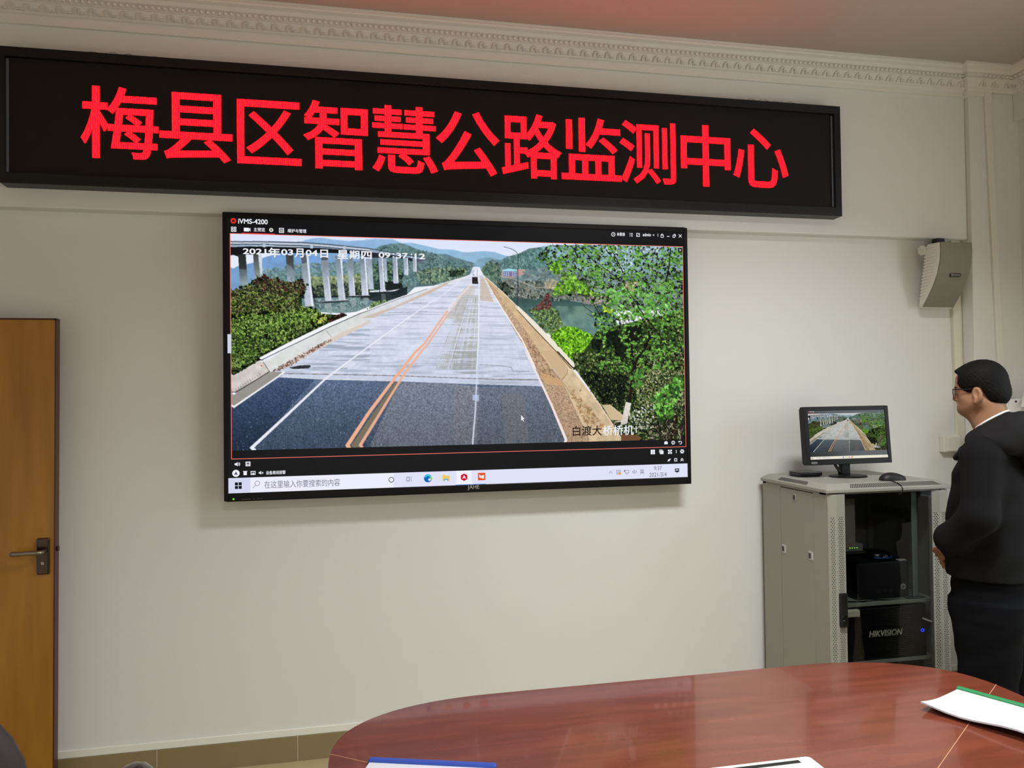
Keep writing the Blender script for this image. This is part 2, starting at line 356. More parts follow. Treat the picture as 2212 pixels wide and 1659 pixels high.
def paint_feed():
    rng = np.random.default_rng(4)
    W, H = PW*SS, PH*SS
    img = np.zeros((H, W, 3), np.float32)
    yy, xx = np.mgrid[0:H, 0:W].astype(np.float32)
    A = frame_of(480, 490, 6.9125); B = frame_of(780, 500, 6.9125); C = frame_of(480, 660, 6.9125)
    D = frame_of(1180, 600, 7.1355); E = frame_of(1180, 780, 7.1355); F = frame_of(980, 460, 4.2538)
    G = frame_of(980, 760, 4.2538); K = frame_of(470, 760, 4.2538); P = frame_of(0, 0, 1)
    def col(c): return np.array(c, np.float32)/255.
    def value_noise(nx, ny, octs=1):
        out = np.zeros((H, W), np.float32); amp = 1; tot = 0
        for o in range(octs):
            g = rng.random((ny+2, nx+2)).astype(np.float32)
            gx = np.linspace(0, nx, W, endpoint=False); gy = np.linspace(0, ny, H, endpoint=False)
            ix = gx.astype(int); iy = gy.astype(int); fx = (gx-ix); fy = (gy-iy)
            fx = fx*fx*(3-2*fx); fy = fy*fy*(3-2*fy)
            r0 = g[iy][:, ix]*(1-fx)+g[iy][:, ix+1]*fx
            r1 = g[iy+1][:, ix]*(1-fx)+g[iy+1][:, ix+1]*fx
            out += amp*(r0*(1-fy[:, None])+r1*fy[:, None]); tot += amp
            nx *= 2; ny *= 2; amp *= .55
        return out/tot
    n_coarse = value_noise(24, 12, 4); n_mid = value_noise(90, 42, 3); n_fine = value_noise(460, 206, 2)
    n_streak = value_noise(16, 150, 3); vx, vy = to_cells([(1036, 578)])[0]
    phi = np.arctan2(xx-vx, np.maximum(yy-vy, 1)); prof = rng.random(700).astype(np.float32)
    n_ray = np.interp((phi+1.6)*200, np.arange(700), prof).astype(np.float32)*.6+n_mid*.4
    def mask(pts, cells=False):
        q = np.asarray(pts, float) if cells else to_cells(pts)
        x0 = max(int(q[:, 0].min())-1, 0); x1 = min(int(q[:, 0].max())+2, W)
        y0 = max(int(q[:, 1].min())-1, 0); y1 = min(int(q[:, 1].max())+2, H)
        if x1 <= x0 or y1 <= y0: return None
        X = xx[y0:y1, x0:x1]+.5; Y = yy[y0:y1, x0:x1]+.5
        m = np.zeros(X.shape, bool)
        for i in range(len(q)):
            ax, ay = q[i]; bx, by = q[i-1]
            if ay == by: continue
            m ^= ((ay > Y) != (by > Y)) & (X < (bx-ax)*(Y-ay)/(by-ay)+ax)
        return (slice(y0, y1), slice(x0, x1)), m
    def fill(pts, c0, c1=None, tex=None, amt=.0, a=1., along='y', cells=False):
        r = mask(pts, cells)
        if r is None: return
        s, m = r
        c0 = col(c0); c = np.broadcast_to(c0, m.shape+(3,)).copy()
        if c1 is not None:
            t = (yy[s]-yy[s].min())/max(np.ptp(yy[s]), 1) if along == 'y' else (xx[s]-xx[s].min())/max(np.ptp(xx[s]), 1)
            c = c0*(1-t[..., None])+col(c1)*t[..., None]
        if tex is not None: c = c*(1+amt*(tex[s][..., None]-.5)*2)
        img[s][m] = img[s][m]*(1-a)+np.clip(c, 0, 1)[m]*a
    def wash(pts, c, noise, th, k, amax):
        r = mask(pts)
        if r is None: return
        s, m = r
        a = (np.clip((noise[s]-th)*k, 0, 1)*amax*m)[..., None]
        img[s] = img[s]*(1-a)+col(c)*a
    def line(pts, w, c, a=1., w1=None):
        q = to_cells(pts)
        for i in range(len(q)-1):
            p0, p1 = q[i], q[i+1]; d = p1-p0; L = np.hypot(*d)+1e-6; n = np.array([-d[1], d[0]])/L
            t0 = i/(len(q)-1); t1 = (i+1)/(len(q)-1); we = w if w1 is None else w1
            a0 = (w+(we-w)*t0)*SS*.46; a1 = (w+(we-w)*t1)*SS*.46
            fill([p0+n*a0, p1+n*a1, p1-n*a1, p0-n*a0], c, a=a, cells=True)
    def inside(region, n):
        q = to_cells(region); lo = q.min(0); hi = q.max(0); out = []
        while len(out) < n:
            X = rng.uniform(lo[0], hi[0], n*3); Y = rng.uniform(lo[1], hi[1], n*3); m = np.zeros(n*3, bool)
            for i in range(len(q)):
                ax, ay = q[i]; bx, by = q[i-1]
                if ay == by: continue
                m ^= ((ay > Y) != (by > Y)) & (X < (bx-ax)*(Y-ay)/(by-ay)+ax)
            out += list(zip(X[m], Y[m]))
        return np.array(out[:n])
    def leaves(region, n, pal, r0, r1, a=1., stretch=1.7, jit=0):
        pts = inside(region, n); pal = [col(p) for p in pal]
        for (x, y) in pts:
            r = rng.uniform(r0, r1)*SS; th = rng.uniform(0, np.pi); R = int(r*stretch)+2
            xi, yi = int(x), int(y)
            x0, x1, y0, y1 = max(xi-R, 0), min(xi+R+1, W), max(yi-R, 0), min(yi+R+1, H)
            if x1 <= x0 or y1 <= y0: continue
            X = xx[y0:y1, x0:x1]-x; Y = yy[y0:y1, x0:x1]-y; c, s = np.cos(th), np.sin(th)
            m = ((X*c+Y*s)/(r*stretch))**2+((-X*s+Y*c)/r)**2 < 1
            k = pal[rng.integers(len(pal))]*rng.uniform(.82, 1.15)
            b = img[y0:y1, x0:x1]; b[m] = b[m]*(1-a)+np.clip(k, 0, 1)*a
    def twigs(region, n, L, c, w=.7, ang=(-2.4, -.7)):
        for (x, y) in inside(region, n):
            th = rng.uniform(*ang); l = rng.uniform(.5, 1)*L*SS; d = np.array([np.cos(th), np.sin(th)])*l
            nn = np.array([-d[1], d[0]])/l*w*SS*.5; p = np.array([x, y])
            fill([p+nn, p+d+nn*.5, p+d-nn*.5, p-nn], c, cells=True)

    # sky
    t = np.clip(yy/(.2*H), 0, 1)[..., None]
    img[:] = col((218, 228, 252))*(1-t)+col((238, 240, 252))*t
    # hills, the farthest first
    fill(A(1180, 235, 1260, 200, 1390, 175, 1500, 170, 1640, 195, 1900, 220, 2212, 200)+B(60, 130, 210, 118, 480, 122, 620, 180, 800, 270, 1100, 420, 700, 700, 0, 700)+A(1180, 700), (150, 186, 226), (112, 150, 190), n_mid, .06)
    fill(A(60, 680, 230, 600, 480, 540, 620, 470, 850, 400, 1200, 400, 1500, 480, 1800, 520, 1800, 980, 60, 980), (118, 160, 212), (120, 158, 196), n_mid, .08)
    fill(B(630, 180, 760, 175, 980, 222, 1180, 270, 1400, 280, 1540, 318, 1700, 320, 1840, 298, 2000, 315, 2170, 372, 2212, 372, 2212, 640, 600, 640), (150, 190, 222), (138, 176, 205), n_mid, .06)
    fill(F(0, 345, 100, 370, 270, 355, 390, 365, 500, 405, 560, 400, 600, 520, 0, 520), (146, 184, 216), (150, 188, 214), n_mid, .05)
    fill(B(180, 290, 300, 225, 450, 190, 570, 178, 700, 205, 820, 260, 900, 290, 1050, 330, 1150, 345, 1280, 345, 1400, 390, 1560, 440, 1650, 460, 1780, 520, 1700, 620, 1300, 800, 100, 900), (104, 136, 148), (88, 112, 112), n_mid, .3)
    leaves(B(250, 250, 450, 200, 570, 190, 820, 270, 1150, 350, 1560, 450, 1760, 540, 1560, 640, 1000, 800, 300, 860), 3200, [(92, 124, 132), (74, 102, 106), (110, 140, 142), (84, 112, 108), (124, 152, 150)], .8, 2.0, .7)
    fill(B(1700, 480, 1760, 420, 1850, 400, 1960, 398, 2100, 430, 2212, 430, 2212, 600, 1700, 560), (128, 166, 190), (126, 160, 176), n_mid, .1)
    # far bank under the bridge, the river
    fill(A(600, 720, 900, 700, 1300, 720, 1800, 620, 2212, 560, 2212, 1100, 1200, 1180, 600, 1000), (112, 144, 150), (84, 108, 100), n_mid, .35)
    leaves(A(620, 640, 1300, 560, 2212, 520, 2212, 800, 1300, 860, 650, 860), 1700, [(110, 146, 160), (96, 130, 136), (132, 160, 160), (88, 120, 128), (126, 150, 140)], .9, 2.2, .7)
    leaves(A(1320, 760, 1800, 740, 2212, 700, 2212, 880, 1320, 900), 700, [(150, 165, 120), (120, 140, 100), (170, 180, 140), (90, 112, 86)], 1., 2.2, .85)
    fill(A(1330, 880, 1700, 860, 2212, 850, 2212, 1040, 1600, 1080, 1200, 1090, 1200, 960), (34, 44, 44), (40, 52, 54), n_mid, .4)
    leaves(A(1330, 860, 2212, 850, 2212, 1000, 1400, 1040), 500, [(90, 110, 80), (30, 40, 36), (130, 146, 110), (60, 76, 60)], .8, 1.8, .8)
    fill(A(1130, 1080, 1600, 1065, 1880, 1060, 2212, 1060)+B(500, 900, 900, 760, 500, 1130, 0, 1200)+A(1800, 1300, 1130, 1260), (96, 122, 128), (120, 146, 146), n_fine, .25)
    fill(B(0, 920, 500, 900, 700, 830, 700, 960, 320, 1060, 0, 1020), (30, 40, 42), (44, 56, 56), n_fine, .4)
    leaves(A(1130, 1090, 1500, 1080, 2212, 1080, 2212, 1180, 1300, 1260), 420, [(150, 176, 178), (90, 116, 120), (70, 94, 98)], .5, 1.2, .7, 3.)
    leaves(B(150, 500, 480, 460, 640, 640, 600, 860, 160, 880), 900, [(70, 98, 80), (40, 56, 50), (110, 136, 110), (90, 120, 104), (28, 38, 36)], .9, 2., .85)
    leaves(B(840, 620, 1000, 560, 1350, 540, 1600, 560, 1560, 660, 1200, 760, 900, 800), 1000, [(100, 130, 112), (76, 104, 92), (130, 156, 126), (60, 84, 74), (150, 168, 140)], .9, 2., .85)
    leaves(B(1330, 600, 1560, 590, 1480, 660, 1340, 670), 160, [(40, 56, 44), (60, 78, 56), (28, 40, 34)], 1., 2., .9)
    fill(B(380, 740, 620, 780, 640, 860, 380, 900), (26, 32, 32), a=.9)
    # the high bridge: deck, girders and piers
    def pier(q, top, bot, light=None):
        fill(q, top, bot, n_mid, .12)
        if light: fill(light, (214, 222, 238), (226, 232, 244))
    fill(A(130, 300, 700, 300, 1300, 320, 2212, 330, 2212, 420, 1690, 400, 1590, 400, 1080, 400, 870, 400, 600, 400, 470, 420, 360, 420, 245, 450, 180, 430, 130, 415), (22, 24, 28))
    fill(B(0, 300, 260, 315, 700, 360, 960, 405, 960, 430, 840, 470, 560, 400, 160, 400, 0, 380), (40, 44, 54))
    pier(A(245, 420, 360, 420, 395, 900, 275, 900), (38, 42, 42), (150, 172, 178)); fill(A(250, 440, 358, 440, 372, 640, 262, 640), (40, 44, 42), a=.75)
    pier(A(545, 410, 600, 410, 612, 780, 570, 780), (206, 214, 226), (190, 204, 214)); pier(A(470, 405, 545, 405, 580, 790, 490, 790), (58, 62, 56), (150, 164, 166))
    pier(A(955, 420, 1072, 420, 1092, 840, 985, 840), (66, 70, 70), (160, 180, 196)); fill(A(965, 440, 1070, 440, 1080, 660, 1040, 600, 975, 560), (52, 56, 54), a=.6)
    for q, lt in [((1180, 430, 1265, 430, 1372, 1195, 1250, 1195), (1265, 430, 1298, 430, 1336, 870, 1378, 1195, 1340, 1195)),
                  ((1478, 440, 1588, 440, 1640, 1112, 1545, 1112), (1582, 750, 1596, 750, 1642, 1112, 1624, 1112)),
                  ((1692, 440, 1772, 440, 1836, 1108, 1748, 1108), (1768, 470, 1800, 470, 1822, 860, 1862, 1100, 1832, 1108)),
                  ((1870, 470, 1956, 470, 1998, 1036, 1908, 1036), (1956, 760, 1972, 760, 1998, 1036, 1984, 1036)),
                  ((2062, 470, 2130, 470, 2192, 1036, 2096, 1036), (2128, 460, 2152, 460, 2196, 1036, 2170, 1036))]:
        pier(A(*q), (120, 134, 146), (200, 208, 222), A(*lt))
    fill(A(1185, 430, 1262, 430, 1275, 540, 1200, 560), (70, 74, 74), a=.7); fill(A(1485, 445, 1586, 445, 1586, 500, 1490, 510), (60, 64, 66), a=.7)
    for q, lt in [((90, 420, 170, 420, 200, 872, 122, 872), None), ((262, 400, 334, 400, 366, 892, 298, 892), (318, 400, 336, 400, 368, 892, 350, 892)),
                  ((342, 410, 388, 410, 406, 762, 364, 752), None), ((480, 390, 546, 390, 572, 782, 494, 782), (530, 380, 548, 380, 562, 760, 548, 760)),
                  ((640, 400, 706, 400, 714, 664, 656, 650), (692, 400, 708, 400, 716, 664, 702, 660)), ((780, 400, 836, 400, 838, 612, 788, 606), (822, 410, 836, 410, 838, 600, 826, 600))]:
        pier(B(*q), (150, 164, 180), (196, 206, 222), B(*lt) if lt else None)
    fill(B(836, 420, 960, 420, 930, 480, 840, 520), (108, 112, 130), a=.7)
    for x0, x1, y in [(1500, 1900, 1125)]: line(A(x0, y+8, 1690, y+5, x1, y-15), 3.4, (46, 54, 56)); line(A(x0, y-6, x1, y-24), 1.5, (170, 182, 190))
    line(A(1400, 1130, 1510, 1142), 1.2, (40, 46, 50)); line(A(1880, 1052, 2212, 1044)+B(150, 960), 3., (36, 42, 44)); line(A(1880, 1038, 2212, 1030), 1.2, (180, 190, 196))
    for (x0, y0, x1, y1) in [(1345, 945, 1388, 1215), (1818, 860, 1846, 1100)]:
        for k in range(16):
            t0 = k/16; t1 = (k+.5)/16
            fill(A(x0+(x1-x0)*t0, y0+(y1-y0)*t0, x0+(x1-x0)*t0+30, y0+(y1-y0)*t0-14, x0+(x1-x0)*t1+30, y0+(y1-y0)*t1-14, x0+(x1-x0)*t1, y0+(y1-y0)*t1), (36, 40, 44))
    for q in [(1545, 1150, 1640, 1150, 1660, 1300, 1580, 1300), (1760, 1150, 1840, 1150, 1860, 1240, 1780, 1280), (1920, 1070, 2000, 1070, 2010, 1180, 1940, 1220), (2110, 1070, 2190, 1070, 2200, 1140, 2130, 1160)]: fill(A(*q), (150, 168, 170), a=.7)
    fill(B(310, 940, 375, 940, 380, 1040, 320, 1060), (110, 124, 126), a=.6)
    deck_t = A(130, 228, 560, 228, 1200, 240, 1600, 270, 2212, 332)+B(400, 312, 700, 362, 950, 398)
    deck_b = B(950, 425, 700, 395, 400, 345, 0, 300)+A(1350, 315, 650, 290, 130, 312)
    fill(deck_t+deck_b, (150, 168, 190)); line(deck_t, 2.2, (76, 86, 98)); line(A(130, 250, 560, 252, 1200, 268, 1600, 296, 2212, 352), 3., (196, 206, 220)); line(A(130, 268, 600, 268, 1300, 290, 2212, 372), 1.6, (40, 46, 52))
    for x, y in [(635, 290), (1345, 308), (1835, 322)]: fill(A(x-20, y-26, x+20, y-26, x+20, y+22, x-20, y+22), (188, 200, 214))
    # bank and hills on the right
    fill(F(270, 560, 300, 470, 360, 430, 440, 440, 500, 405, 600, 380, 700, 330, 800, 320, 900, 300, 1300, 300, 2130, 300, 2130, 900, 500, 900), (104, 138, 140), (126, 138, 136), n_mid, .3)
    fill(F(820, 310, 2130, 300, 2130, 560, 1000, 560, 840, 480), (140, 178, 190), (128, 160, 160), n_mid, .2)
    leaves(F(440, 440, 600, 385, 800, 325, 900, 420, 840, 520, 600, 520, 450, 500), 900, [(84, 122, 124), (104, 144, 140), (70, 104, 106), (122, 160, 152)], .9, 2.2, .75)
    fill(F(415, 560, 470, 530, 660, 520, 680, 560, 560, 600, 420, 590), (190, 158, 150))
    leaves(F(640, 540, 1000, 480, 1200, 560, 1200, 760, 900, 720, 680, 600), 800, [(110, 130, 140), (90, 110, 116), (140, 154, 156), (120, 138, 128)], 1., 2.2, .7)
    leaves(F(420, 620, 860, 640, 1000, 700, 1300, 720, 1400, 830, 1000, 800, 560, 770, 440, 700), 900, [(90, 96, 90), (130, 132, 124), (60, 66, 62), (150, 150, 140), (104, 116, 100)], .9, 2., .85)
    leaves(F(830, 640, 920, 610, 970, 640, 940, 700, 860, 700), 150, [(190, 184, 160), (170, 166, 140), (150, 148, 120)], .8, 2., .8)
    line(F(440, 590, 560, 610, 760, 690, 900, 690), 1.6, (200, 180, 166), .7)
    fill(F(455, 528, 520, 514, 590, 528, 590, 540, 455, 540), (166, 216, 232)); fill(F(460, 540, 588, 540, 588, 592, 460, 588), (110, 124, 170))
    for k in range(6):
        for r_ in range(3): fill(F(466+k*20, 546+r_*15, 474+k*20, 546+r_*15, 474+k*20, 555+r_*15, 466+k*20, 555+r_*15), (208, 214, 226) if k != 3 else (190, 90, 90))
    fill(F(500, 775, 700, 785, 1000, 800, 1400, 860, 1500, 900, 1500, 1150, 700, 1100, 560, 840), (58, 84, 80), (108, 146, 140), n_mid, .12)
    wash(F(900, 860, 1300, 860, 1300, 1060, 900, 1060), (150, 178, 160), n_coarse, .42, 4, .5)
    leaves(F(500, 745, 700, 745, 1000, 790, 1000, 815, 700, 790, 520, 780), 200, [(40, 50, 46), (90, 100, 92), (160, 166, 160)], .7, 1.5, .9)
    leaves(F(1180, 760, 1460, 770, 1460, 850, 1200, 840), 260, [(156, 150, 138), (130, 128, 114), (176, 170, 156)], .8, 1.8, .85)
    leaves(F(255, 545, 300, 470, 345, 455, 420, 470, 440, 560, 420, 690, 340, 600), 420, [(76, 104, 92), (104, 132, 112), (56, 78, 70), (120, 140, 120)], .9, 2., .85)
    leaves(F(420, 650, 480, 640, 560, 700, 500, 760, 430, 700), 140, [(28, 36, 32), (60, 74, 60), (90, 104, 84)], .9, 1.9, .9)
    # left bank bushes
    top = A(135, 950, 200, 930, 300, 890, 420, 850, 480, 800, 640, 720, 700, 780, 860, 770, 900, 830, 1050, 850, 1110, 790, 1200, 790, 1240, 870, 1290, 850, 1240, 1000, 1130, 1080, 1180, 1230, 1280, 1240, 1330, 1190, 1400, 1230)
    bush = top+C(1480, 150, 1880, 160, 1600, 280, 1100, 500, 600, 780, 560, 830, 150, 1060, 135, 700)
    fill(A(135, 980, 320, 950, 640, 900, 1000, 900, 1200, 1000, 1200, 1250)+C(1400, 120, 1880, 160, 1600, 280, 1100, 500, 600, 780, 560, 830, 150, 1070, 135, 700), (40, 54, 30), (14, 20, 14), n_fine, .5)
    leaves(bush, 2600, [(70, 92, 40), (40, 54, 28), (96, 118, 60), (24, 32, 20), (110, 130, 80)], .8, 2.0)
    leaves(A(470, 830, 640, 720, 720, 790, 1060, 840, 1210, 780, 1240, 900, 1180, 1010, 900, 960, 600, 960), 650, [(70, 30, 36), (46, 22, 26), (96, 52, 48), (60, 48, 36), (120, 110, 90)], .7, 1.7)
    leaves(C(140, 200, 700, 100, 1100, 20, 1400, 60, 1560, 220, 1300, 330, 1000, 300, 700, 400, 300, 500, 150, 460), 2300, [(128, 168, 62), (98, 136, 46), (156, 188, 92), (72, 104, 38), (46, 70, 28), (172, 196, 112)], .8, 2.2)
    leaves(A(140, 1040, 420, 980, 900, 1000, 1130, 1100, 1180, 1240, 700, 1300, 140, 1300), 1100, [(120, 150, 60), (90, 120, 44), (54, 74, 30), (160, 176, 100), (30, 42, 20)], .8, 2.0)
    leaves(C(150, 460, 700, 420, 1050, 350, 1100, 480, 600, 760, 150, 1000), 1000, [(20, 28, 18), (60, 88, 34), (12, 16, 12), (96, 132, 60), (140, 170, 100)], .7, 1.6)
    leaves(C(1560, 230, 1700, 170, 1800, 120, 1880, 160, 1660, 260), 160, [(60, 30, 26), (36, 22, 20), (90, 60, 50)], .8, 1.6)
    leaves(C(1420, 160, 1560, 150, 1560, 240, 1440, 260), 90, [(200, 200, 90), (160, 180, 80)], .8, 1.8)
    leaves(bush, 900, [(16, 22, 14), (28, 36, 20), (10, 14, 10)], .7, 2.0); leaves(C(140, 200, 1400, 60, 1300, 330, 600, 720, 150, 1000), 1300, [(116, 150, 62), (70, 98, 42), (150, 178, 94), (44, 66, 28)], .6, 1.6)
    leaves(A(140, 960, 640, 800, 1200, 860, 1130, 1100, 1180, 1240, 140, 1300), 800, [(130, 140, 84), (96, 104, 56), (70, 60, 40), (44, 50, 30)], .6, 1.6)
    twigs(bush, 150, 16, (22, 24, 18), .8)
    for pts in [(700, 880, 720, 1300), (1100, 1060, 1105, 1310), (640, 780, 700, 900)]: line(A(*pts), 1., (24, 22, 20))
    # road
    fill(F(185, 500, 245, 500, 300, 640, 420, 760, 620, 920, 780, 1180)+G(720, 100, 800, 230, 1070, 830)+K(2212, 880, 140, 910, 135, 500, 560, 220)+C(560, 1000, 1100, 700)+B(0, 1226, 600, 998, 1000, 860, 1620, 680), (226, 230, 246), (186, 197, 218), n_mid, .05)
    all_road = F(185, 500, 245, 500, 300, 640, 420, 760, 620, 920, 780, 1180)+G(990, 268)+K(560, 205)+C(1100, 700, 2212, 200)+B(1300, 780, 1620, 690)
    wash(all_road, (150, 164, 190), n_streak, .5, 4, .42); wash(all_road, (240, 244, 254), n_ray, .52, 4, .5); wash(all_road, (160, 166, 176), n_ray*.5+n_streak*.5, .52, 5, .4)
    fill(K(130, 420, 300, 300, 560, 205, 600, 220, 135, 540), (150, 146, 140))
    fill(B(1740, 550, 1790, 560, 1830, 640, 1620, 690, 1680, 640), (232, 238, 250))
    fill(K(140, 905, 135, 540, 560, 236, 1000, 262, 1600, 275, 2212, 298)+G(820, 322, 1060, 828, 0, 850), (96, 114, 140), (62, 74, 94), n_fine, .28)
    fill(K(140, 905, 135, 540, 560, 240, 900, 260, 330, 900), (62, 82, 112), (28, 38, 58), n_fine, .32, a=.8)
    fill(K(1400, 875, 1680, 285, 2212, 300, 2212, 850), (134, 140, 152), (112, 116, 126), n_fine, .25, a=.75)
    fill(G(20, 306, 245, 326, 230, 845, 0, 850), (128, 134, 146), (104, 109, 120), n_fine, .25); fill(G(240, 330, 820, 325, 1030, 820, 220, 840), (112, 120, 132), (92, 98, 108), n_fine, .25, a=.8); fill(G(440, 400, 640, 380, 700, 820, 480, 830), (128, 122, 124), a=.3)
    leaves(K(140, 900, 400, 480, 1000, 300, 2212, 320)+G(900, 500, 1030, 820, 0, 840), 1900, [(60, 70, 86), (160, 172, 190), (40, 50, 64), (110, 120, 136)], .4, .8, .55)
    # concrete deck: wear, joints, tyre bands
    r_band = fill
    for q, c, a in [((1550, 860, 1660, 870, 1500, 1313, 1250, 1313), (176, 160, 140), .35), ((1790, 700, 1850, 700, 1990, 1060, 1790, 1040), (200, 180, 160), .7), ((1640, 820, 1720, 820, 1690, 1010, 1600, 1000), (206, 196, 190), .6)]: fill(B(*q), c, a=a)
    wash(F(60, 760, 232, 760, 226, 1440, -160, 1440), (150, 148, 132), n_ray*.55+n_streak*.45, .46, 6, .75)
    wash(F(60, 760, 232, 760, 226, 1440, -160, 1440), (206, 212, 226), n_streak, .58, 7, .7)
    wash(C(1150, 740, 2212, 300, 2212, 930, 1000, 960), (150, 164, 178), n_streak, .48, 6, .6)
    wash(G(0, 0, 220, 0, 220, 240, 0, 240), (150, 156, 156), n_streak, .45, 6, .6); wash(G(240, 180, 760, 190, 800, 310, 240, 300), (160, 168, 180), n_streak, .45, 6, .6)
    wash(K(1000, 120, 1900, 130, 1640, 220, 560, 200), (160, 172, 190), n_streak, .45, 6, .5)
    for y0, y1 in [(1075, 1062), (1222, 1196)]: line(B(400 if y0 > 1100 else 780, y0, 1000, y1+8), 1.2, (130, 140, 156), .8)
    line(K(560, 205, 1000, 212, 1660, 225, 2212, 246)+G(400, 258, 990, 268), 1.3, (104, 96, 92)); line(K(880, 155, 1200, 158), .9, (120, 128, 140))
    line(K(560, 236, 1000, 258, 1600, 272), 1.2, (222, 226, 230)); line(G(240, 124, 440, 132, 540, 150, 545, 182, 700, 184), 1., (130, 134, 140))
    # shoulders, dirt
    fill(F(290, 590, 340, 640, 470, 780, 610, 960, 750, 1180, 920, 1440)+G(1000, 268, 1560, 818, 1062, 828, 870, 390, 700, 30)+F(560, 1080, 430, 830, 330, 690), (196, 168, 138), (170, 144, 116), n_fine, .3)
    leaves(F(640, 1100, 800, 1300, 900, 1440, 760, 1440)+G(760, 10, 980, 260, 840, 240), 160, [(150, 104, 76), (196, 150, 110), (120, 90, 70)], .5, 1.2, .8)
    leaves(G(860, 380, 1000, 300, 1540, 815, 1080, 825), 900, [(150, 122, 96), (190, 160, 126), (124, 104, 88), (206, 180, 150)], .4, .9, .6)
    fill(G(800, 190, 1000, 268, 1020, 320, 850, 300), (214, 172, 124), a=.7)
    # lane lines
    W_ = (238, 240, 248); O_ = (240, 178, 146)
    line(F(230, 520, 240, 640, 238, 840, 232, 1200, 218, 1440), 1.2, W_, 1, 3.2)
    line(G(225, 0, 215, 340, 205, 560, 180, 850), 2.8, (214, 222, 240), .85, 3.6); fill(G(180, 400, 240, 400, 238, 460, 180, 450), (190, 202, 230), a=.8)
    line(K(2212, 0, 1336, 0)[1:]+K(1000, 250, 640, 590, 300, 905), 2.6, (232, 236, 246), 1, 6.4)
    line(B(1560, 690, 1250, 940, 880, 1180, 700, 1313), 1., W_, .9, 2.2); line(P(885, 686, 784, 760), 2.2, W_, .9, 2.8)
    line(B(1640, 800, 1520, 930, 1250, 1240), 1.2, (246, 226, 214), .9, 2.4); line(B(1660, 800, 1540, 930, 1300, 1240), 1., (246, 230, 220), .8, 1.8)
    line(P(968, 672, 917, 745)+K(1830, 0, 1640, 240, 1400, 560, 1190, 880), 3., O_, 1, 8.); line(P(972, 676, 926, 745)+K(1880, 0, 1700, 240, 1480, 600, 1310, 875), 2.4, O_, .95, 6.6)
    fill(K(1640, 280, 1665, 280, 1295, 870, 1225, 875), (122, 114, 96))
    line(F(300, 620, 400, 800, 520, 990, 640, 1180, 760, 1440), 1.4, (250, 240, 236), 1, 3.6)
    line(G(665, 0, 780, 230, 900, 480, 1045, 828), 3.4, (244, 226, 222), 1, 6.)
    line(C(470, 1313, 940, 1000)+C(1100, 920)[:0], 3.4, (240, 242, 248)); line(K(135, 525, 560, 235, 610, 195), 3.4, (240, 242, 248), 1, 2.4)
    # left parapet
    fill(B(1620, 670, 1620, 690, 1000, 920, 600, 1120, 0, 1313, 0, 1220, 560, 1010)+[], (224, 226, 230), (214, 218, 224), n_mid, .06)
    fill(C(2212, 50, 2212, 240, 1650, 480, 1430, 600, 900, 900, 720, 1000, 620, 850, 1000, 640, 1600, 340), (214, 216, 216), (222, 224, 222), n_mid, .06)
    fill(B(0, 1300, 500, 1130, 1000, 900, 1300, 770, 1320, 790, 1000, 950, 400, 1200, 200, 1300), (206, 190, 178)); fill(C(2212, 230, 1650, 480, 1430, 600, 900, 890, 740, 1000, 1000, 930, 1500, 640, 2212, 270), (216, 204, 196))
    leaves(C(740, 990, 900, 890, 1430, 600, 1660, 480, 1660, 510, 1400, 680, 900, 980), 160, [(110, 80, 66), (150, 120, 104), (90, 66, 56)], .5, 1.1, .85, 2.4)
    fill(C(150, 1075, 560, 840, 620, 850, 712, 995, 400, 1190, 150, 1300), (216, 210, 202), (196, 190, 186), n_mid, .12); fill(C(150, 1310, 720, 1000, 900, 1000, 840, 1060, 470, 1313), (152, 148, 142))
    line(C(200, 1313, 500, 1130, 720, 990), 1.6, (40, 38, 38)); line(C(620, 850, 715, 995), 1.1, (80, 76, 74)); line(C(1560, 380, 1640, 480), .9, (130, 128, 124))
    for k in range(12):
        line(C(170+k*36, 1270-k*22, 180+k*36, 1290-k*22), .9, (80, 78, 74))
    fill(C(585, 900, 605, 905, 600, 920, 585, 915), (190, 60, 50))
    fill(C(560, 790, 1000, 560, 1600, 270, 2212, 20, 2212, 60, 1600, 330, 1000, 620, 590, 815), (244, 246, 250)); line(C(590, 825, 1000, 625, 1600, 335, 2212, 62), 1.5, (44, 46, 54)); line(C(565, 822, 620, 822), 2., (20, 22, 26))
    line(B(0, 1222, 600, 990, 1000, 850, 1620, 668), 1.6, (248, 248, 250)); line(B(0, 1236, 600, 1004, 1000, 862), 1., (70, 74, 86), .8)
    line(B(320, 1095, 330, 1140), 1.2, (236, 236, 236)); leaves(B(90, 1170, 200, 1060, 440, 1030, 300, 1080), 60, [(170, 190, 120), (120, 150, 90), (60, 80, 50)], .7, 1.6)
    # right parapet
    fill(F(270, 570, 330, 620, 460, 730, 600, 870, 760, 1020, 960, 1250, 1140, 1430, 1060, 1446, 900, 1440, 700, 1130, 560, 940, 400, 720), (206, 178, 138), (212, 186, 150), n_mid, .08)
    fill(G(810, 0, 960, 0, 1056, 160, 1000, 270), (204, 178, 142))
    fill(G(1000, 268, 1056, 160, 1100, 165, 1350, 480, 1460, 650, 1560, 816, 1260, 822), (214, 192, 158), (204, 180, 146), n_mid, .12)
    leaves(G(1060, 300, 1200, 460, 1360, 640, 1400, 720, 1240, 680, 1090, 420), 130, [(170, 134, 90), (186, 152, 110), (150, 116, 78)], .7, 2., .7, 2.6)
    line(G(1056, 160, 1100, 170, 1350, 490, 1560, 816), 2.4, (232, 216, 190)); line(G(1000, 268, 1050, 200, 1056, 165), 1.1, (110, 70, 50)); line(G(1165, 370, 1178, 352), 1.6, (80, 40, 34)); line(G(1000, 270, 1260, 640), 1., (150, 124, 94), .8)
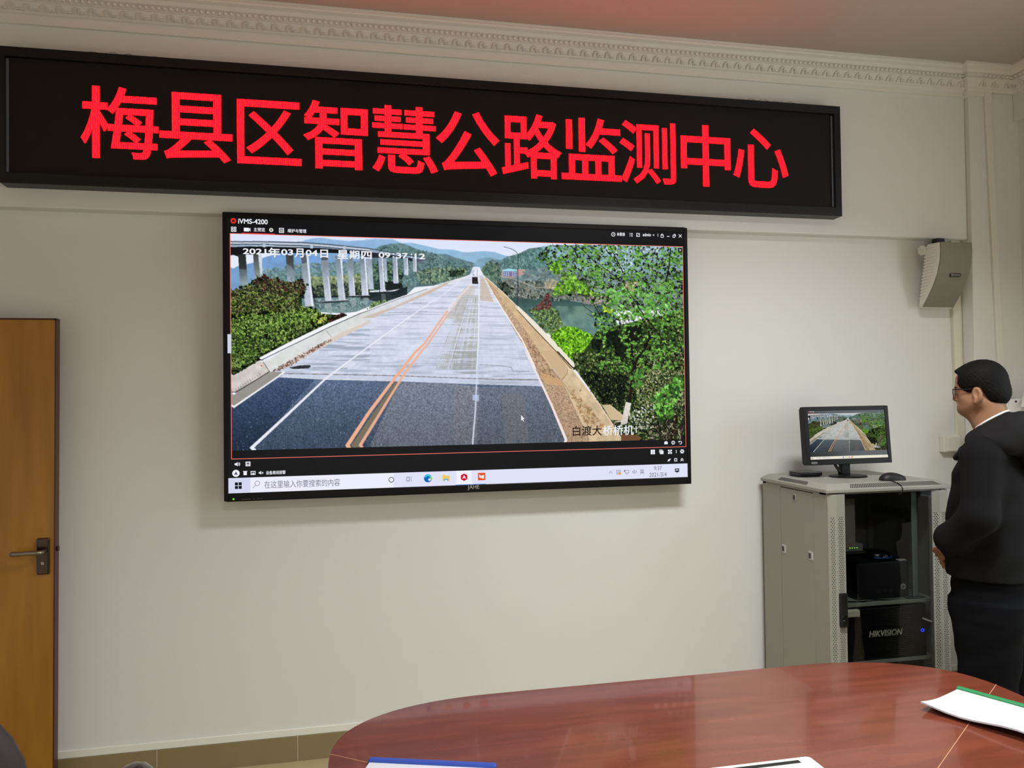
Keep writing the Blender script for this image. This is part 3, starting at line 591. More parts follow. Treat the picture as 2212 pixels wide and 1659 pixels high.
    fill(F(600, 860, 760, 1010, 960, 1220, 1145, 1415, 1120, 1440, 940, 1260, 740, 1050, 590, 890), (238, 230, 212)); line(F(590, 895, 740, 1060, 950, 1280, 1090, 1440), 1.5, (66, 52, 44)); line(F(270, 570, 340, 630, 460, 735, 600, 872), 1.3, (244, 238, 224))
    line(G(960, 0, 1100, 150, 1140, 155), 2.4, (20, 18, 20)); line(F(575, 860, 600, 890), 2., (236, 232, 226))
    # lamp posts
    for q, w in [((262, 460, 300, 1080), 1.7), ((1035, 450, 1045, 800), 1.2), ((1282, 500, 1286, 745), .9), ((2054, 480, 2052, 860), 1.2)]: line(B(*q), w, (40, 48, 56))
    for q in [(258, 380, 262, 470), (258, 380, 290, 300, 330, 265, 410, 244), (1035, 450, 1060, 425, 1135, 408), (1282, 505, 1300, 490, 1350, 478), (2054, 480, 2030, 455, 1952, 432)]: line(B(*q), 1., (50, 58, 66))
    line(F(592, 850, 600, 390), 1.6, (44, 54, 64)); line(F(600, 390, 580, 360, 540, 335, 468, 315), 1.3, (70, 80, 90))
    # near bushes and the big tree on the right
    nb = F(690, 900, 760, 850, 840, 760, 880, 740, 900, 830, 960, 900, 1000, 960, 1010, 1050, 1130, 1060, 1300, 1140, 1320, 1446, 1150, 1420, 960, 1210, 780, 1030)
    leaves(F(690, 900, 840, 840, 960, 900, 1010, 1050, 960, 1180, 800, 1040), 700, [(110, 140, 84), (70, 92, 54), (140, 166, 104), (48, 62, 38), (90, 116, 60)], .7, 1.8)
    leaves(F(720, 890, 830, 810, 860, 745, 885, 745, 910, 890), 170, [(104, 56, 56), (80, 42, 44), (132, 84, 76)], .7, 1.5)
    fill(F(900, 1150, 1010, 1055, 1140, 1060, 1300, 1150, 1330, 1446, 1150, 1420), (84, 130, 30), (40, 70, 20), n_fine, .5)
    leaves(F(890, 1140, 1010, 1050, 1140, 1060, 1300, 1140, 1330, 1446, 1160, 1420), 1900, [(134, 206, 40), (108, 178, 34), (160, 220, 70), (80, 136, 30), (54, 96, 26)], .8, 2.0)
    ground = D(640, 1356, 900, 900, 1250, 900, 2110, 600, 2130, 1356)
    fill(F(1330, 1080, 2120, 900, 2125, 1446, 1100, 1446), (70, 96, 46), (36, 50, 28), n_fine, .6)
    low = G(1090, 20, 2130, -50, 2140, 815, 1560, 815, 1460, 650, 1350, 480, 1130, 170)
    fill(low, (50, 68, 36), (32, 38, 28), n_fine, .6)
    leaves(low, 3600, [(44, 64, 28), (20, 26, 18), (90, 120, 56), (150, 160, 110), (120, 130, 80), (16, 20, 14), (70, 100, 44)], .6, 1.7)
    leaves(G(1650, 20, 2130, 0, 2130, 500, 1700, 520), 900, [(150, 156, 108), (190, 190, 150), (104, 116, 70), (60, 70, 40)], .5, 1.3, 1., 2.6)
    leaves(G(1600, 560, 1850, 480, 1850, 700, 1650, 720), 120, [(206, 206, 190), (170, 180, 150)], .6, 1.6)
    leaves(G(1150, 180, 1600, 220, 1560, 480, 1380, 470), 500, [(14, 16, 14), (22, 28, 20), (36, 44, 30)], .9, 2.2)
    crown = F(760, 420, 830, 350, 880, 300, 1200, 295, 2110, 310, 2120, 1446, 1350, 1446, 1300, 1000, 1260, 940, 1400, 880, 1300, 860, 1180, 760, 920, 760, 990, 640, 1080, 580, 900, 540, 860, 470)
    leaves(crown, 700, [(60, 84, 40), (36, 52, 28), (24, 32, 20), (90, 120, 60)], 1.0, 2.6)
    br = (30, 26, 24)
    branches = [((1680, 1446, 1650, 1340, 1640, 1180, 1650, 1080), 8, 6), ((1680, 1360, 1760, 1260, 1810, 1150, 1800, 1080), 7, 5), ((1300, 450, 1200, 350, 1130, 300), 2., 1.6), ((1560, 540, 1500, 420, 1440, 310), 2.4, 1.8), ((1960, 640, 1990, 480, 2000, 330), 3.6, 3.), ((1800, 1000, 1700, 860, 1560, 640, 1300, 440), 2.4, 1.2),
                     ((2050, 1446, 1960, 1220, 1850, 1060, 1740, 930), 3.4, 2.4), ((2120, 1340, 2040, 1040, 1990, 900), 2.2, 1.6), ((1340, 930, 1290, 830, 1230, 720), 1.8, 1.2), ((1330, 960, 1190, 850), 1.4, .9), ((1400, 1446, 1390, 1200, 1370, 1060), 1.6, 1.2), ((1560, 640, 1640, 700, 1700, 800, 1860, 980), 2.2, 1.4), ((1900, 600, 1800, 480, 1720, 330), 1.8, 1.2)]
    for q, w, w1 in branches: line(F(*q), w, br, 1, w1)
    twigs(crown, 260, 20, (28, 24, 22), .9, (-3.0, 0.))
    leaves(crown, 1300, [(20, 26, 20), (34, 42, 30), (12, 16, 14), (46, 60, 36)], .7, 2.2)
    leaves(F(1200, 300, 2100, 310, 2110, 1200, 1700, 1200, 1300, 760), 260, [(150, 166, 130), (176, 170, 130), (140, 170, 170)], .5, 1.4)
    leaves(crown, 900, [(104, 164, 62), (84, 140, 52), (124, 176, 76), (52, 88, 38), (140, 190, 96), (40, 66, 32)], .9, 2.2)
    for (cx_, cy_) in inside(crown, 150):
        for k in range(9):
            r_ = rng.uniform(2, 11)*SS; th = rng.uniform(0, 6.28)
            q = np.array([[cx_+r_*np.cos(th), cy_+r_*.6*np.sin(th)]]); rr = rng.uniform(1.2, 2.8)*SS; tt = np.arange(6)*1.047+rng.uniform(0, 1)
            fill(np.c_[q[0, 0]+rr*1.3*np.cos(tt)*(1+.3*(np.arange(6) % 2)), q[0, 1]+rr*.8*np.sin(tt)], [(106, 160, 66), (84, 134, 54), (132, 186, 92), (56, 96, 40)][k % 4], cells=True)
    leaves(F(880, 480, 980, 440, 1000, 640, 1100, 580, 1200, 640, 1300, 760, 1180, 740, 920, 750, 960, 650, 1080, 590, 900, 540), 240, [(110, 170, 50), (150, 206, 76), (70, 110, 40)], 1.2, 2.8)
    leaves(F(1400, 700, 1800, 640, 2080, 760, 2000, 960, 1600, 980, 1420, 900), 170, [(112, 182, 82), (140, 204, 112), (88, 150, 64)], 1.4, 3.2)
    leaves(F(1380, 860, 1460, 850, 1460, 930, 1390, 920), 12, [(190, 216, 70), (160, 200, 60)], 1.5, 3.)
    for q in [(1420, 1100, 1530, 1090, 1520, 1200, 1430, 1210), (1580, 1060, 1740, 1040, 1720, 1180, 1600, 1180), (1280, 1180, 1360, 1180, 1350, 1240, 1290, 1240), (1480, 1200, 1600, 1240, 1560, 1330, 1500, 1300)]: leaves(F(*q), 60, [(22, 28, 20), (30, 38, 26)], 2., 4.)
    leaves(F(1320, 300, 1680, 300, 1640, 560, 1400, 520), 120, [(170, 206, 214), (206, 226, 236)], .7, 1.6, .9); leaves(F(1700, 320, 1900, 320, 1860, 380, 1720, 360), 30, [(196, 208, 226)], .7, 1.6)
    leaves(F(1600, 640, 1700, 640, 1660, 720, 1560, 700), 40, [(214, 196, 150), (190, 160, 120)], .7, 1.5)
    for q, w, w1 in branches[:9]: line(F(*q), w*.8, br, .92, w1*.7)
    leaves(crown, 260, [(118, 186, 70), (96, 160, 58), (70, 120, 46)], .9, 2.2)
    # whitewashed trunk, culvert, broken slab
    line(G(1600, 640, 1610, 500, 1640, 350, 1650, 180, 1700, 60), 7., (36, 28, 24), 1, 6.)
    fill(G(1590, 465, 1640, 478, 1600, 665, 1540, 680), (226, 222, 212), (206, 200, 190), n_fine, .12)
    fill(G(1370, 495, 1440, 490, 1562, 590, 1550, 640, 1450, 630), (204, 184, 148))
    line(G(1440, 490, 1562, 590), 1.4, (226, 206, 170)); line(G(1490, 650, 1550, 645), 2., (230, 224, 216)); line(G(1500, 662, 1545, 660), 1.8, (50, 24, 22))
    fill(G(1560, 816, 1530, 760, 1690, 770, 1760, 812), (112, 78, 54))
    leaves(G(1640, 180, 1760, 160, 1740, 350, 1640, 330), 50, [(90, 150, 60), (60, 110, 44)], 1.2, 2.8); leaves(G(1850, 400, 2060, 230, 2125, 220, 2125, 300, 2000, 600, 1900, 640, 1830, 440), 320, [(96, 160, 60), (130, 196, 90), (60, 104, 44), (40, 70, 34)], 1.2, 3.)
    line(G(2000, 815, 2060, 600), 5., (40, 24, 20)); leaves(G(1800, 640, 2000, 640, 2130, 700, 2130, 812, 1800, 812), 200, [(24, 20, 20), (150, 140, 124), (60, 50, 46)], .5, 1.4, 1., 4.)
    # truck, debris on the road
    fill(B(1668, 690, 1750, 690, 1758, 790, 1668, 790), (24, 24, 26)); fill(B(1680, 700, 1745, 700, 1745, 740, 1680, 740), (36, 38, 36)); fill(B(1690, 745, 1735, 745, 1735, 775, 1690, 775), (54, 56, 52)); line(B(1655, 685, 1658, 800), 1., (240, 240, 246)); line(B(1768, 690, 1770, 800), 1., (240, 240, 246))
    fill(B(1676, 640, 1702, 640, 1704, 668, 1676, 668), (150, 168, 190)); line(B(1750, 570, 1738, 660), .9, (110, 130, 140))
    fill(C(1005, 935, 1060, 925, 1180, 900, 1310, 895, 1335, 920, 1300, 945, 1140, 955, 1060, 955), (44, 50, 54)); line(C(1180, 905, 1300, 905), 1.2, (96, 110, 124))
    img += rng.normal(0, .014, (H, W, 1)).astype(np.float32)
    img[-8:] = img[-9:-17:-1]; img[:, :10] = img[:, 20:10:-1]; img[:, -5:] = img[:, -6:-11:-1]
    small = img.reshape(PH, SS, PW, SS, 3).mean((1, 3))
    return np.clip(small, 0, 1)
# ------------------------------------------------------------------ red LED sign on the beam
black_al = mat('black_aluminium', (11, 11, 12), .4, .2, noise=300, amt=.15)
def led_panel():
    m = bpy.data.materials.new('led_panel'); m.use_nodes = True; nt = m.node_tree; b = nt.nodes['Principled BSDF']
    b.inputs['Base Color'].default_value = rgb((24, 20, 18)); b.inputs['Roughness'].default_value = .7; b.inputs['Specular IOR Level'].default_value = .25
    tc = nt.nodes.new('ShaderNodeTexCoord'); n = nt.nodes.new('ShaderNodeTexNoise'); n.inputs['Scale'].default_value = 260; nt.links.new(tc.outputs['Object'], n.inputs['Vector'])
    bp = nt.nodes.new('ShaderNodeBump'); bp.inputs['Strength'].default_value = .2; nt.links.new(n.outputs['Fac'], bp.inputs['Height']); nt.links.new(bp.outputs['Normal'], b.inputs['Normal'])
    return m
def led_red():
    m = bpy.data.materials.new('led_red'); m.use_nodes = True; nt = m.node_tree; nt.nodes.clear()
    tc = nt.nodes.new('ShaderNodeTexCoord'); w = nt.nodes.new('ShaderNodeTexWave'); w.inputs['Scale'].default_value = 34; w.inputs['Distortion'].default_value = 6; w.inputs['Detail'].default_value = 3; w.inputs['Detail Scale'].default_value = 2
    nt.links.new(tc.outputs['Object'], w.inputs['Vector']); cr = nt.nodes.new('ShaderNodeValToRGB'); nt.links.new(w.outputs['Fac'], cr.inputs[0])
    cr.color_ramp.elements[0].color = (1, .0010, .0046, 1); cr.color_ramp.elements[0].position = .5; cr.color_ramp.elements[1].color = (1, .0042, .0022, 1)
    e = nt.nodes.new('ShaderNodeEmission'); nt.links.new(cr.outputs[0], e.inputs[0]); e.inputs[1].default_value = LED
    o = nt.nodes.new('ShaderNodeOutputMaterial'); nt.links.new(e.outputs[0], o.inputs[0]); return m
LED = 9.5
SX0, SX1, SZ0, SZ1, SF = -.868, 3.046, 2.563, 3.135, -.028
sign = thing('led_sign', 'long black framed LED sign with red Chinese characters on the beam', 'sign', ((SX0+SX1)/2, BY, SZ0))
m = MB()
for a, b_ in (((SX0, SX1), (SZ0, SZ0+.044)), ((SX0, SX1), (SZ1-.040, SZ1)), ((SX0, SX0+.020), (SZ0+.044, SZ1-.04)), ((SX1-.036, SX1), (SZ0+.044, SZ1-.04))): m.box(a[0], a[1], SF, BY, b_[0], b_[1])
m.box(SX0, SX1, .0, BY, SZ0, SZ1)
for k in range(6):
    z = SZ0+.006+k*.006; m.box(SX0+.01, SX1-.01, SF-.0015, SF, z, z+.003); z = SZ1-.036+k*.006; m.box(SX0+.01, SX1-.01, SF-.0015, SF, z, z+.003)
m.build('frame', black_al, sign, bevel=.003)
pan = MB().box(SX0+.02, SX1-.036, -.008, .0, SZ0+.044, SZ1-.04).build('display_panel', led_panel(), sign)
strip_m = mat('strip_aluminium', (118, 126, 136), .4, .7)
for x0, x1 in ((SX0+.019, SX0+.029), (SX1-.047, SX1-.037)): MB().box(x0, x1, -.016, -.007, SZ0+.05, SZ1-.046).build('edge_strip', strip_m, sign)
lr = led_red()
CH = [('梅', -.566, -.258, 2.690, 3.000), ('县', -.254, .046, 2.693, 2.994), ('区', .066, .340, 2.697, 2.982), ('智', .350, .634, 2.690, 2.998), ('慧', .654, .952, 2.686, 2.996), ('公', .946, 1.245, 2.690, 2.990),
      ('路', 1.257, 1.549, 2.690, 2.998), ('监', 1.549, 1.852, 2.694, 2.996), ('测', 1.845, 2.137, 2.690, 2.998), ('中', 2.165, 2.432, 2.690, 2.998), ('心', 2.448, 2.753, 2.698, 2.996)]
for c, x0, x1, z0, z1 in CH: letters('lit_character', c, lr, sign, x0, -.0095, z0, w=x1-x0, h=z1-z0, size=.3, bold=.0105)
# stray wires on top of the sign
wire_m = mat('wire_dark', (60, 56, 54), .6)
rng = random.Random(3)
for grp, xs in (('left', (-.55, -.45, -.33, -.2)), ('right', (2.52, 2.62, 2.72))):
    for i, x in enumerate(xs):
        pts = [(x+k*.022, -.01+rng.uniform(-.01, .01), SZ1+.001+abs(math.sin(k*1.1+i))*.014*(1 if grp == 'right' else .6)) for k in range(5)]
        o = MB().tube(pts, .0009, 5, 1).build('stray_wire', wire_m)
        tag(o, ['thin wire ends curling on the top edge of the sign near its %s end' % grp][0], 'wire', 'loose wires on the top of the LED sign')

# ------------------------------------------------------------------ the big wall display
TX0, TX1, TZ0, TZ1, TD = 0., 2.197, 1.207, 2.481, .075
tv = thing('wall_display', 'large black wall display showing a road camera feed', 'television', (1.0985, 0, TZ0))
bez = mat('bezel_black', (10, 10, 11), .4, spec=.2)
AX0, AX1, AZ0, AZ1 = .0175, 2.1785, 1.241, 2.459
m = MB(); m.box(TX0, AX0+.001, 0, .03, TZ0, TZ1).box(AX1-.001, TX1, 0, .03, TZ0, TZ1).box(AX0+.001, AX1-.001, 0, .03, TZ0, AZ0+.001).box(AX0+.001, AX1-.001, 0, .03, AZ1-.001, TZ1)
m.build('bezel', bez, tv, bevel=.003)
MB().box(TX0+.004, TX1-.004, .028, TD, TZ0+.004, TZ1-.004).build('back_housing', mat('housing_black', (18, 18, 18), .6), tv, bevel=.01)
MB().box(.7, 1.5, TD, WY, 1.55, 2.15).build('wall_bracket', mat('bracket_black', (25, 25, 25), .6), tv)
scr_m = mat('screen_black', (8, 9, 11), .25, spec=.12, emit=(16, 16, 19), estr=1.)
screen = MB().box(AX0, AX1, .004, .028, AZ0, AZ1).build('screen', scr_m, tv)

def feed_material(name, strength, tint=(1, 1, 1)):
    m = bpy.data.materials.new(name); m.use_nodes = True; nt = m.node_tree; nt.nodes.clear()
    a = nt.nodes.new('ShaderNodeAttribute'); a.attribute_name = 'picture'
    mx = nt.nodes.new('ShaderNodeMix'); mx.data_type = 'RGBA'; mx.blend_type = 'MULTIPLY'; mx.inputs[0].default_value = 1; nt.links.new(a.outputs['Color'], mx.inputs[6]); mx.inputs[7].default_value = tint+(1,)
    e = nt.nodes.new('ShaderNodeEmission'); e.inputs[1].default_value = strength; nt.links.new(mx.outputs[2], e.inputs[0])
    o = nt.nodes.new('ShaderNodeOutputMaterial'); nt.links.new(e.outputs[0], o.inputs[0]); return m
def feed_mesh(img, x0, x1, z0, z1, y):
    """a flat grid of picture cells; each cell carries one colour of the feed"""
    h, w = img.shape[:2]
    gx, gz = np.meshgrid(np.linspace(x0, x1, w+1), np.linspace(z1, z0, h+1)); n = (w+1)*(h+1)
    co = np.c_[gx.ravel(), np.full(n, y), gz.ravel()]
    i = (np.arange(h)[:, None]*(w+1)+np.arange(w)[None, :]).ravel(); q = np.c_[i, i+w+1, i+w+2, i+1].astype(np.int32)
    me = bpy.data.meshes.new('picture'); me.vertices.add(n); me.vertices.foreach_set('co', co.ravel().astype(np.float32))
    me.loops.add(len(q)*4); me.loops.foreach_set('vertex_index', q.ravel()); me.polygons.add(len(q)); me.polygons.foreach_set('loop_start', np.arange(0, len(q)*4, 4, dtype=np.int32))
    me.update(calc_edges=True)
    ext = np.pad(img, ((0, 1), (0, 1), (0, 0)), 'edge'); ext2 = np.pad(img, ((1, 0), (1, 0), (0, 0)), 'edge')
    v = (ext+ext2)/2 if False else ext
    l = np.where(v <= .04045, v/12.92, ((v+.055)/1.055)**2.4)
    at = me.color_attributes.new('picture', 'FLOAT_COLOR', 'POINT'); at.data.foreach_set('color', np.c_[l.reshape(-1, 3), np.ones(n)].ravel().astype(np.float32))
    return me
feed = paint_feed()
bx, by_, bz = root_base(tv)
link('video_picture', feed_mesh(feed, VX0-bx, VX1-bx, VZ0-bz, VZ1-bz, .0034-by_), feed_material('video_glow', 1.0), screen)
# interface drawn over the picture. ui(): pixels of the feed's own frame -> display coordinates
UY = .0030
def ui(x, y): q = on_screen([(x, y)])[0]; return q[0], q[1]
WHITE, GREY = glow('ui_white', (238, 240, 246), 1.), glow('ui_grey', (150, 152, 166), 1.)
def flat(name, parent, m, *polys, y=UY):
    mb = MB()
    for p in polys: mb.add([(a, y, b) for a, b in p], [tuple(range(len(p)))])
    return mb.build(name, m, parent)
def rect(x0, z0, x1, z1): return [(x0, z0), (x1, z0), (x1, z1), (x0, z1)]
def disc(cx, cz, r, n=20): return [(cx+r*math.cos(2*PI*k/n), cz+r*math.sin(2*PI*k/n)) for k in range(n)]
def frame4(x0, z0, x1, z1, t): return [rect(x0, z0, x1, z0+t), rect(x0, z1-t, x1, z1), rect(x0, z0+t, x0+t, z1-t), rect(x1-t, z0+t, x1, z1-t)]
def annulus(cx, cz, r0_, r1_, n=20, a0=0., a1=2*PI):
    return [[(cx+r*math.cos(t), cz+r*math.sin(t)) for r, t in ((r0_, a0+(a1-a0)*k/n), (r1_, a0+(a1-a0)*k/n), (r1_, a0+(a1-a0)*(k+1)/n), (r0_, a0+(a1-a0)*(k+1)/n))] for k in range(n)]
def seg(x0, z0, x1, z1, t):
    dx, dz = x1-x0, z1-z0; l = math.hypot(dx, dz); ox, oz = -dz/l*t/2, dx/l*t/2
    return [(x0+ox, z0+oz), (x1+ox, z1+oz), (x1-ox, z1-oz), (x0-ox, z0-oz)]
def label_text(name, s, parent, m, x, y_top, x1, y_bot, bold=.0, y=UY, size=.1, shear=0.):
    X0, Z1 = ui(x, y_top); X1, Z0 = ui(x1, y_bot)
    return letters(name, s, m, parent, X0, y, Z0, w=None if s == '1' else X1-X0, h=Z1-Z0, size=size, bold=bold, shear=shear)
salmon = glow('ui_salmon', (240, 120, 104), 1.)
flat('selection_border', screen, salmon, *frame4(.0308, 1.3905, 2.1728, 2.3875, .0028), y=.0028)
flat('side_tab', screen, glow('ui_tab', (206, 210, 226), 1.), rect(.0185, 1.857, .0345, 1.941), y=.0026)
# title row
RED, BLACK = glow('ui_red', (224, 44, 40), 1.), glow('ui_black', (14, 14, 16), 1.)
cx, cz = ui(504.8, 477.5)
t = flat('window_logo', screen, RED, disc(cx, cz, .0135, 6)); flat('logo_mark', t, BLACK, [(cx-.0055, cz-.004), (cx+.0055, cz-.004), (cx+.0045, cz+.002), (cx, cz+.0055), (cx-.0045, cz+.002)], y=.0026)
label_text('window_title', 'iVMS-4200', screen, WHITE, 515, 472.5, 579, 485.5, .02)
x, z = ui(505.3, 495.8)
flat('grid_icon', screen, WHITE, *[p for i in (-1, 1) for k in (-1, 1) for p in frame4(x+i*.006-.005, z+k*.006-.005, x+i*.006+.005, z+k*.006+.005, .0028)])
x, z = ui(534.5, 496.5); flat('camera_icon', screen, WHITE, rect(x-.014, z-.008, x+.008, z+.008), [(x+.009, z-.004), (x+.014, z-.008), (x+.014, z+.008), (x+.009, z+.004)])
label_text('tab_title', '主预览', screen, WHITE, 548.5, 492, 573, 501.2, .01)
x0, z0 = ui(523, 505.2); x1, _ = ui(594, 506.5); flat('tab_underline', screen, glow('ui_crimson', (214, 50, 58), 1.), rect(x0, z0-.0005, x1, z0+.0042))
x, z = ui(586.5, 497.3); t = flat('close_dot', screen, glow('ui_mint', (206, 220, 204), 1.), disc(x, z, .009)); flat('close_cross', t, BLACK, seg(x-.004, z-.004, x+.004, z+.004, .0022), seg(x-.004, z+.004, x+.004, z-.004, .0022), y=.0026)
x, z = ui(609, 498.2); flat('note_icon', screen, WHITE, *frame4(x-.011, z-.011, x+.010, z+.011, .003), rect(x-.006, z+.001, x+.006, z+.004), rect(x-.006, z-.005, x+.006, z-.002))
label_text('tab_title', '维护与管理', screen, WHITE, 622, 494.5, 662.5, 504, .01)
x, z = ui(1326, 506.8); flat('cloud_icon', screen, WHITE, *annulus(x, z, .0075, .0105), seg(x-.003, z-.003, x+.004, z+.004, .002))
label_text('login_text', '未登录', screen, WHITE, 1333.5, 502.6, 1351.5, 510.5, .02)
x, z = ui(1364.5, 507.6); flat('list_icon', screen, WHITE, *[rect(x-.009+dx, z+k*.0065-.0012, x-.009+dx+w_, z+k*.0065+.0012) for k in (-1, 0, 1) for dx, w_ in ((0, .003), (.006, .012))])
x, z = ui(1379.5, 508); flat('screenshot_icon', screen, WHITE, *frame4(x-.009, z-.009, x+.009, z+.009, .0025), seg(x-.005, z-.004, x+.005, z+.004, .002))
label_text('user_text', 'admin', screen, WHITE, 1389.5, 503.8, 1407.3, 511.2, .02)
x, z = ui(1413, 508.6); flat('menu_arrow', screen, WHITE, [(x-.005, z+.003), (x+.005, z+.003), (x, z-.004)])
x, z = ui(1422.5, 508.6); flat('divider', screen, WHITE, rect(x-.001, z-.007, x+.001, z+.007))
x, z = ui(1431.6, 509.3); flat('lock_icon', screen, WHITE, *frame4(x-.008, z-.010, x+.008, z+.003, .0026), *annulus(x, z+.003, .0035, .006, 10, 0, PI))
x, z = ui(1444.8, 511); flat('minimise_icon', screen, WHITE, rect(x-.007, z-.002, x+.007, z+.001))
x, z = ui(1457.4, 510); flat('restore_icon', screen, WHITE, *frame4(x-.008, z-.009, x+.005, z+.004, .0026), *annulus(x+.002, z+.002, .0055, .008, 10, -.6, 2.2))
x, z = ui(1470.6, 510.2); flat('close_icon', screen, WHITE, seg(x-.008, z-.008, x+.008, z+.008, .0028), seg(x-.008, z+.008, x+.008, z-.008, .0028))
x, z = ui(1470.5, 541); t = flat('feed_close_box', screen, BLACK, rect(x-.0115, z-.0115, x+.0115, z+.0115)); flat('feed_close_cross', t, WHITE, seg(x-.006, z-.006, x+.006, z+.006, .0018), seg(x-.006, z+.006, x+.006, z-.006, .0018), y=.0026)
# captions over the feed
for s, a in (('2021', (525, 536.8, 576, 550.6)), ('年', (579.5, 535.2, 606, 556.6)), ('03', (608, 538.5, 634, 552.4)), ('月', (637, 537, 656.5, 557)), ('04', (661, 540, 687, 553.8)), ('日', (692.5, 539.5, 709.5, 557.5)), ('星', (729, 540.5, 753, 560)), ('期', (755, 541.5, 777.5, 560.3)), ('四', (781, 543, 804, 560.6)), ('09', (818.5, 545.4, 844, 558)), (':', (849, 547.5, 852.5, 557)), ('37', (857, 546.6, 882, 559.4)), (':', (888, 548.5, 891.5, 558)), ('12', (896.5, 547.8, 919.5, 560.6))):
    label_text('date_caption', s, screen, WHITE, *a, bold=.022)
DARK = glow('ui_dark', (34, 26, 26), 1.)
for s, mm, a in (('白渡大', DARK, (1238, 921, 1301.5, 941.5)), ('桥桥机', WHITE, (1303, 920, 1370, 940.5)), ('1', WHITE, (1374.5, 921.5, 1380, 935.5))): label_text('place_caption', s, screen, mm, *a, bold=.012 if len(s) > 1 else .0)
X, Z = ui(1126.6, 897.2); flat('pointer', screen, WHITE, [(X, Z), (X+.0165, Z-.019), (X+.009, Z-.0205), (X+.0135, Z-.029), (X+.010, Z-.0305), (X+.0055, Z-.0225), (X, Z-.0265)], y=.0026)
# toolbar icons under the feed
x, z = ui(1440, 957.4); flat('photo_icon', screen, WHITE, rect(x-.009, z-.007, x+.009, z+.005), rect(x-.004, z+.005, x+.004, z+.008))
x, z = ui(1455.5, 957); flat('record_icon', screen, WHITE, *annulus(x, z, .0068, .0095), *annulus(x, z, .0035, .005))
x, z = ui(1471, 957); flat('replay_icon', screen, WHITE, *annulus(x, z, .0055, .0085, 16, -2.2, 2.6), [(x-.011, z+.002), (x-.002, z+.002), (x-.008, z+.010)])
x, z = ui(1411.5, 977.2); flat('layout_icon', screen, WHITE, rect(x-.011, z-.011, x-.001, z+.011), rect(x+.0005, z-.011, x+.011, z-.0005), rect(x+.0005, z+.0005, x+.011, z+.011))
x, z = ui(1430, 977); flat('stack_icon', screen, WHITE, rect(x-.007, z-.011, x+.011, z+.006), rect(x-.011, z-.005, x-.0085, z+.011), rect(x-.011, z+.008, x+.006, z+.011))
x, z = ui(1448.5, 976.8); flat('expand_icon', screen, WHITE, *[rect(x+i*.0062-.0042, z+k*.0062-.0042, x+i*.0062+.0042, z+k*.0062+.0042) for i in (-1, 1) for k in (-1, 1)], seg(x-.004, z-.004, x+.004, z+.004, .003), seg(x-.004, z+.004, x+.004, z-.004, .003))
x, z = ui(1462, 976.4); flat('divider', screen, WHITE, rect(x-.0014, z-.008, x+.0014, z+.008))
x, z = ui(1474.8, 976); flat('gear_icon', screen, WHITE, *annulus(x, z, .0038, .0088), *[rect(x+.0085*math.cos(t)-.0025, z+.0085*math.sin(t)-.0025, x+.0085*math.cos(t)+.0025, z+.0085*math.sin(t)+.0025) for t in np.arange(6)*PI/3])
x, z = ui(1446.6, 994.8); flat('pin_icon', screen, WHITE, seg(x-.008, z-.008, x-.001, z-.001, .0024), seg(x-.006, z+.002, x+.003, z-.006, .003), seg(x-.001, z-.001, x+.007, z+.006, .006))
x, z = ui(1461, 994.2); flat('panel_icon', screen, WHITE, *frame4(x-.0075, z-.0075, x+.0075, z+.0075, .0032))
x, z = ui(1474.5, 994); flat('collapse_icon', screen, WHITE, *[seg(x+s*.0075, z+o-.004, x, z+o+.003, .0028) for s in (-1, 1) for o in (-.003, .004)])
x, z = ui(513, 1003.7); flat('volume_icon', screen, WHITE, rect(x-.011, z-.004, x-.005, z+.004), [(x-.006, z-.004), (x+.002, z-.009), (x+.002, z+.009), (x-.006, z+.004)], *annulus(x+.001, z, .005, .007, 8, -.9, .9), *annulus(x+.001, z, .009, .011, 8, -.9, .9))
x, z = ui(536.3, 1003); flat('save_icon', screen, WHITE, *frame4(x-.010, z-.010, x+.010, z+.010, .0045), rect(x-.004, z-.003, x+.004, z+.0005))
x, z = ui(510.2, 1023.4); t = flat('alarm_icon', screen, WHITE, disc(x, z, .0155)); flat('alarm_mark', t, glow('ui_slate', (90, 92, 110), 1.), [(x-.008, z-.006), (x+.008, z-.006), (x, z+.0085)], y=.0026)
x, z = ui(530.2, 1022.8); flat('bin_icon', screen, WHITE, rect(x-.007, z-.009, x+.007, z+.006), rect(x-.009, z+.0065, x+.009, z+.009))
x, z = ui(547.3, 1022.6); flat('picture_icon', screen, WHITE, *frame4(x-.010, z-.0085, x+.010, z+.0085, .003), [(x-.006, z-.005), (x+.006, z-.005), (x+.001, z+.003)])
x, z = ui(564.6, 1022.2); flat('mute_icon', screen, WHITE, rect(x-.010, z-.003, x-.006, z+.003), [(x-.006, z-.003), (x, z-.0085), (x, z+.0085), (x-.006, z+.003)], seg(x+.003, z-.004, x+.009, z+.003, .0022), seg(x+.003, z+.003, x+.009, z-.004, .0022))
label_text('status_text', '设备离线报警', screen, WHITE, 575, 1018.2, 617.5, 1025, .012)
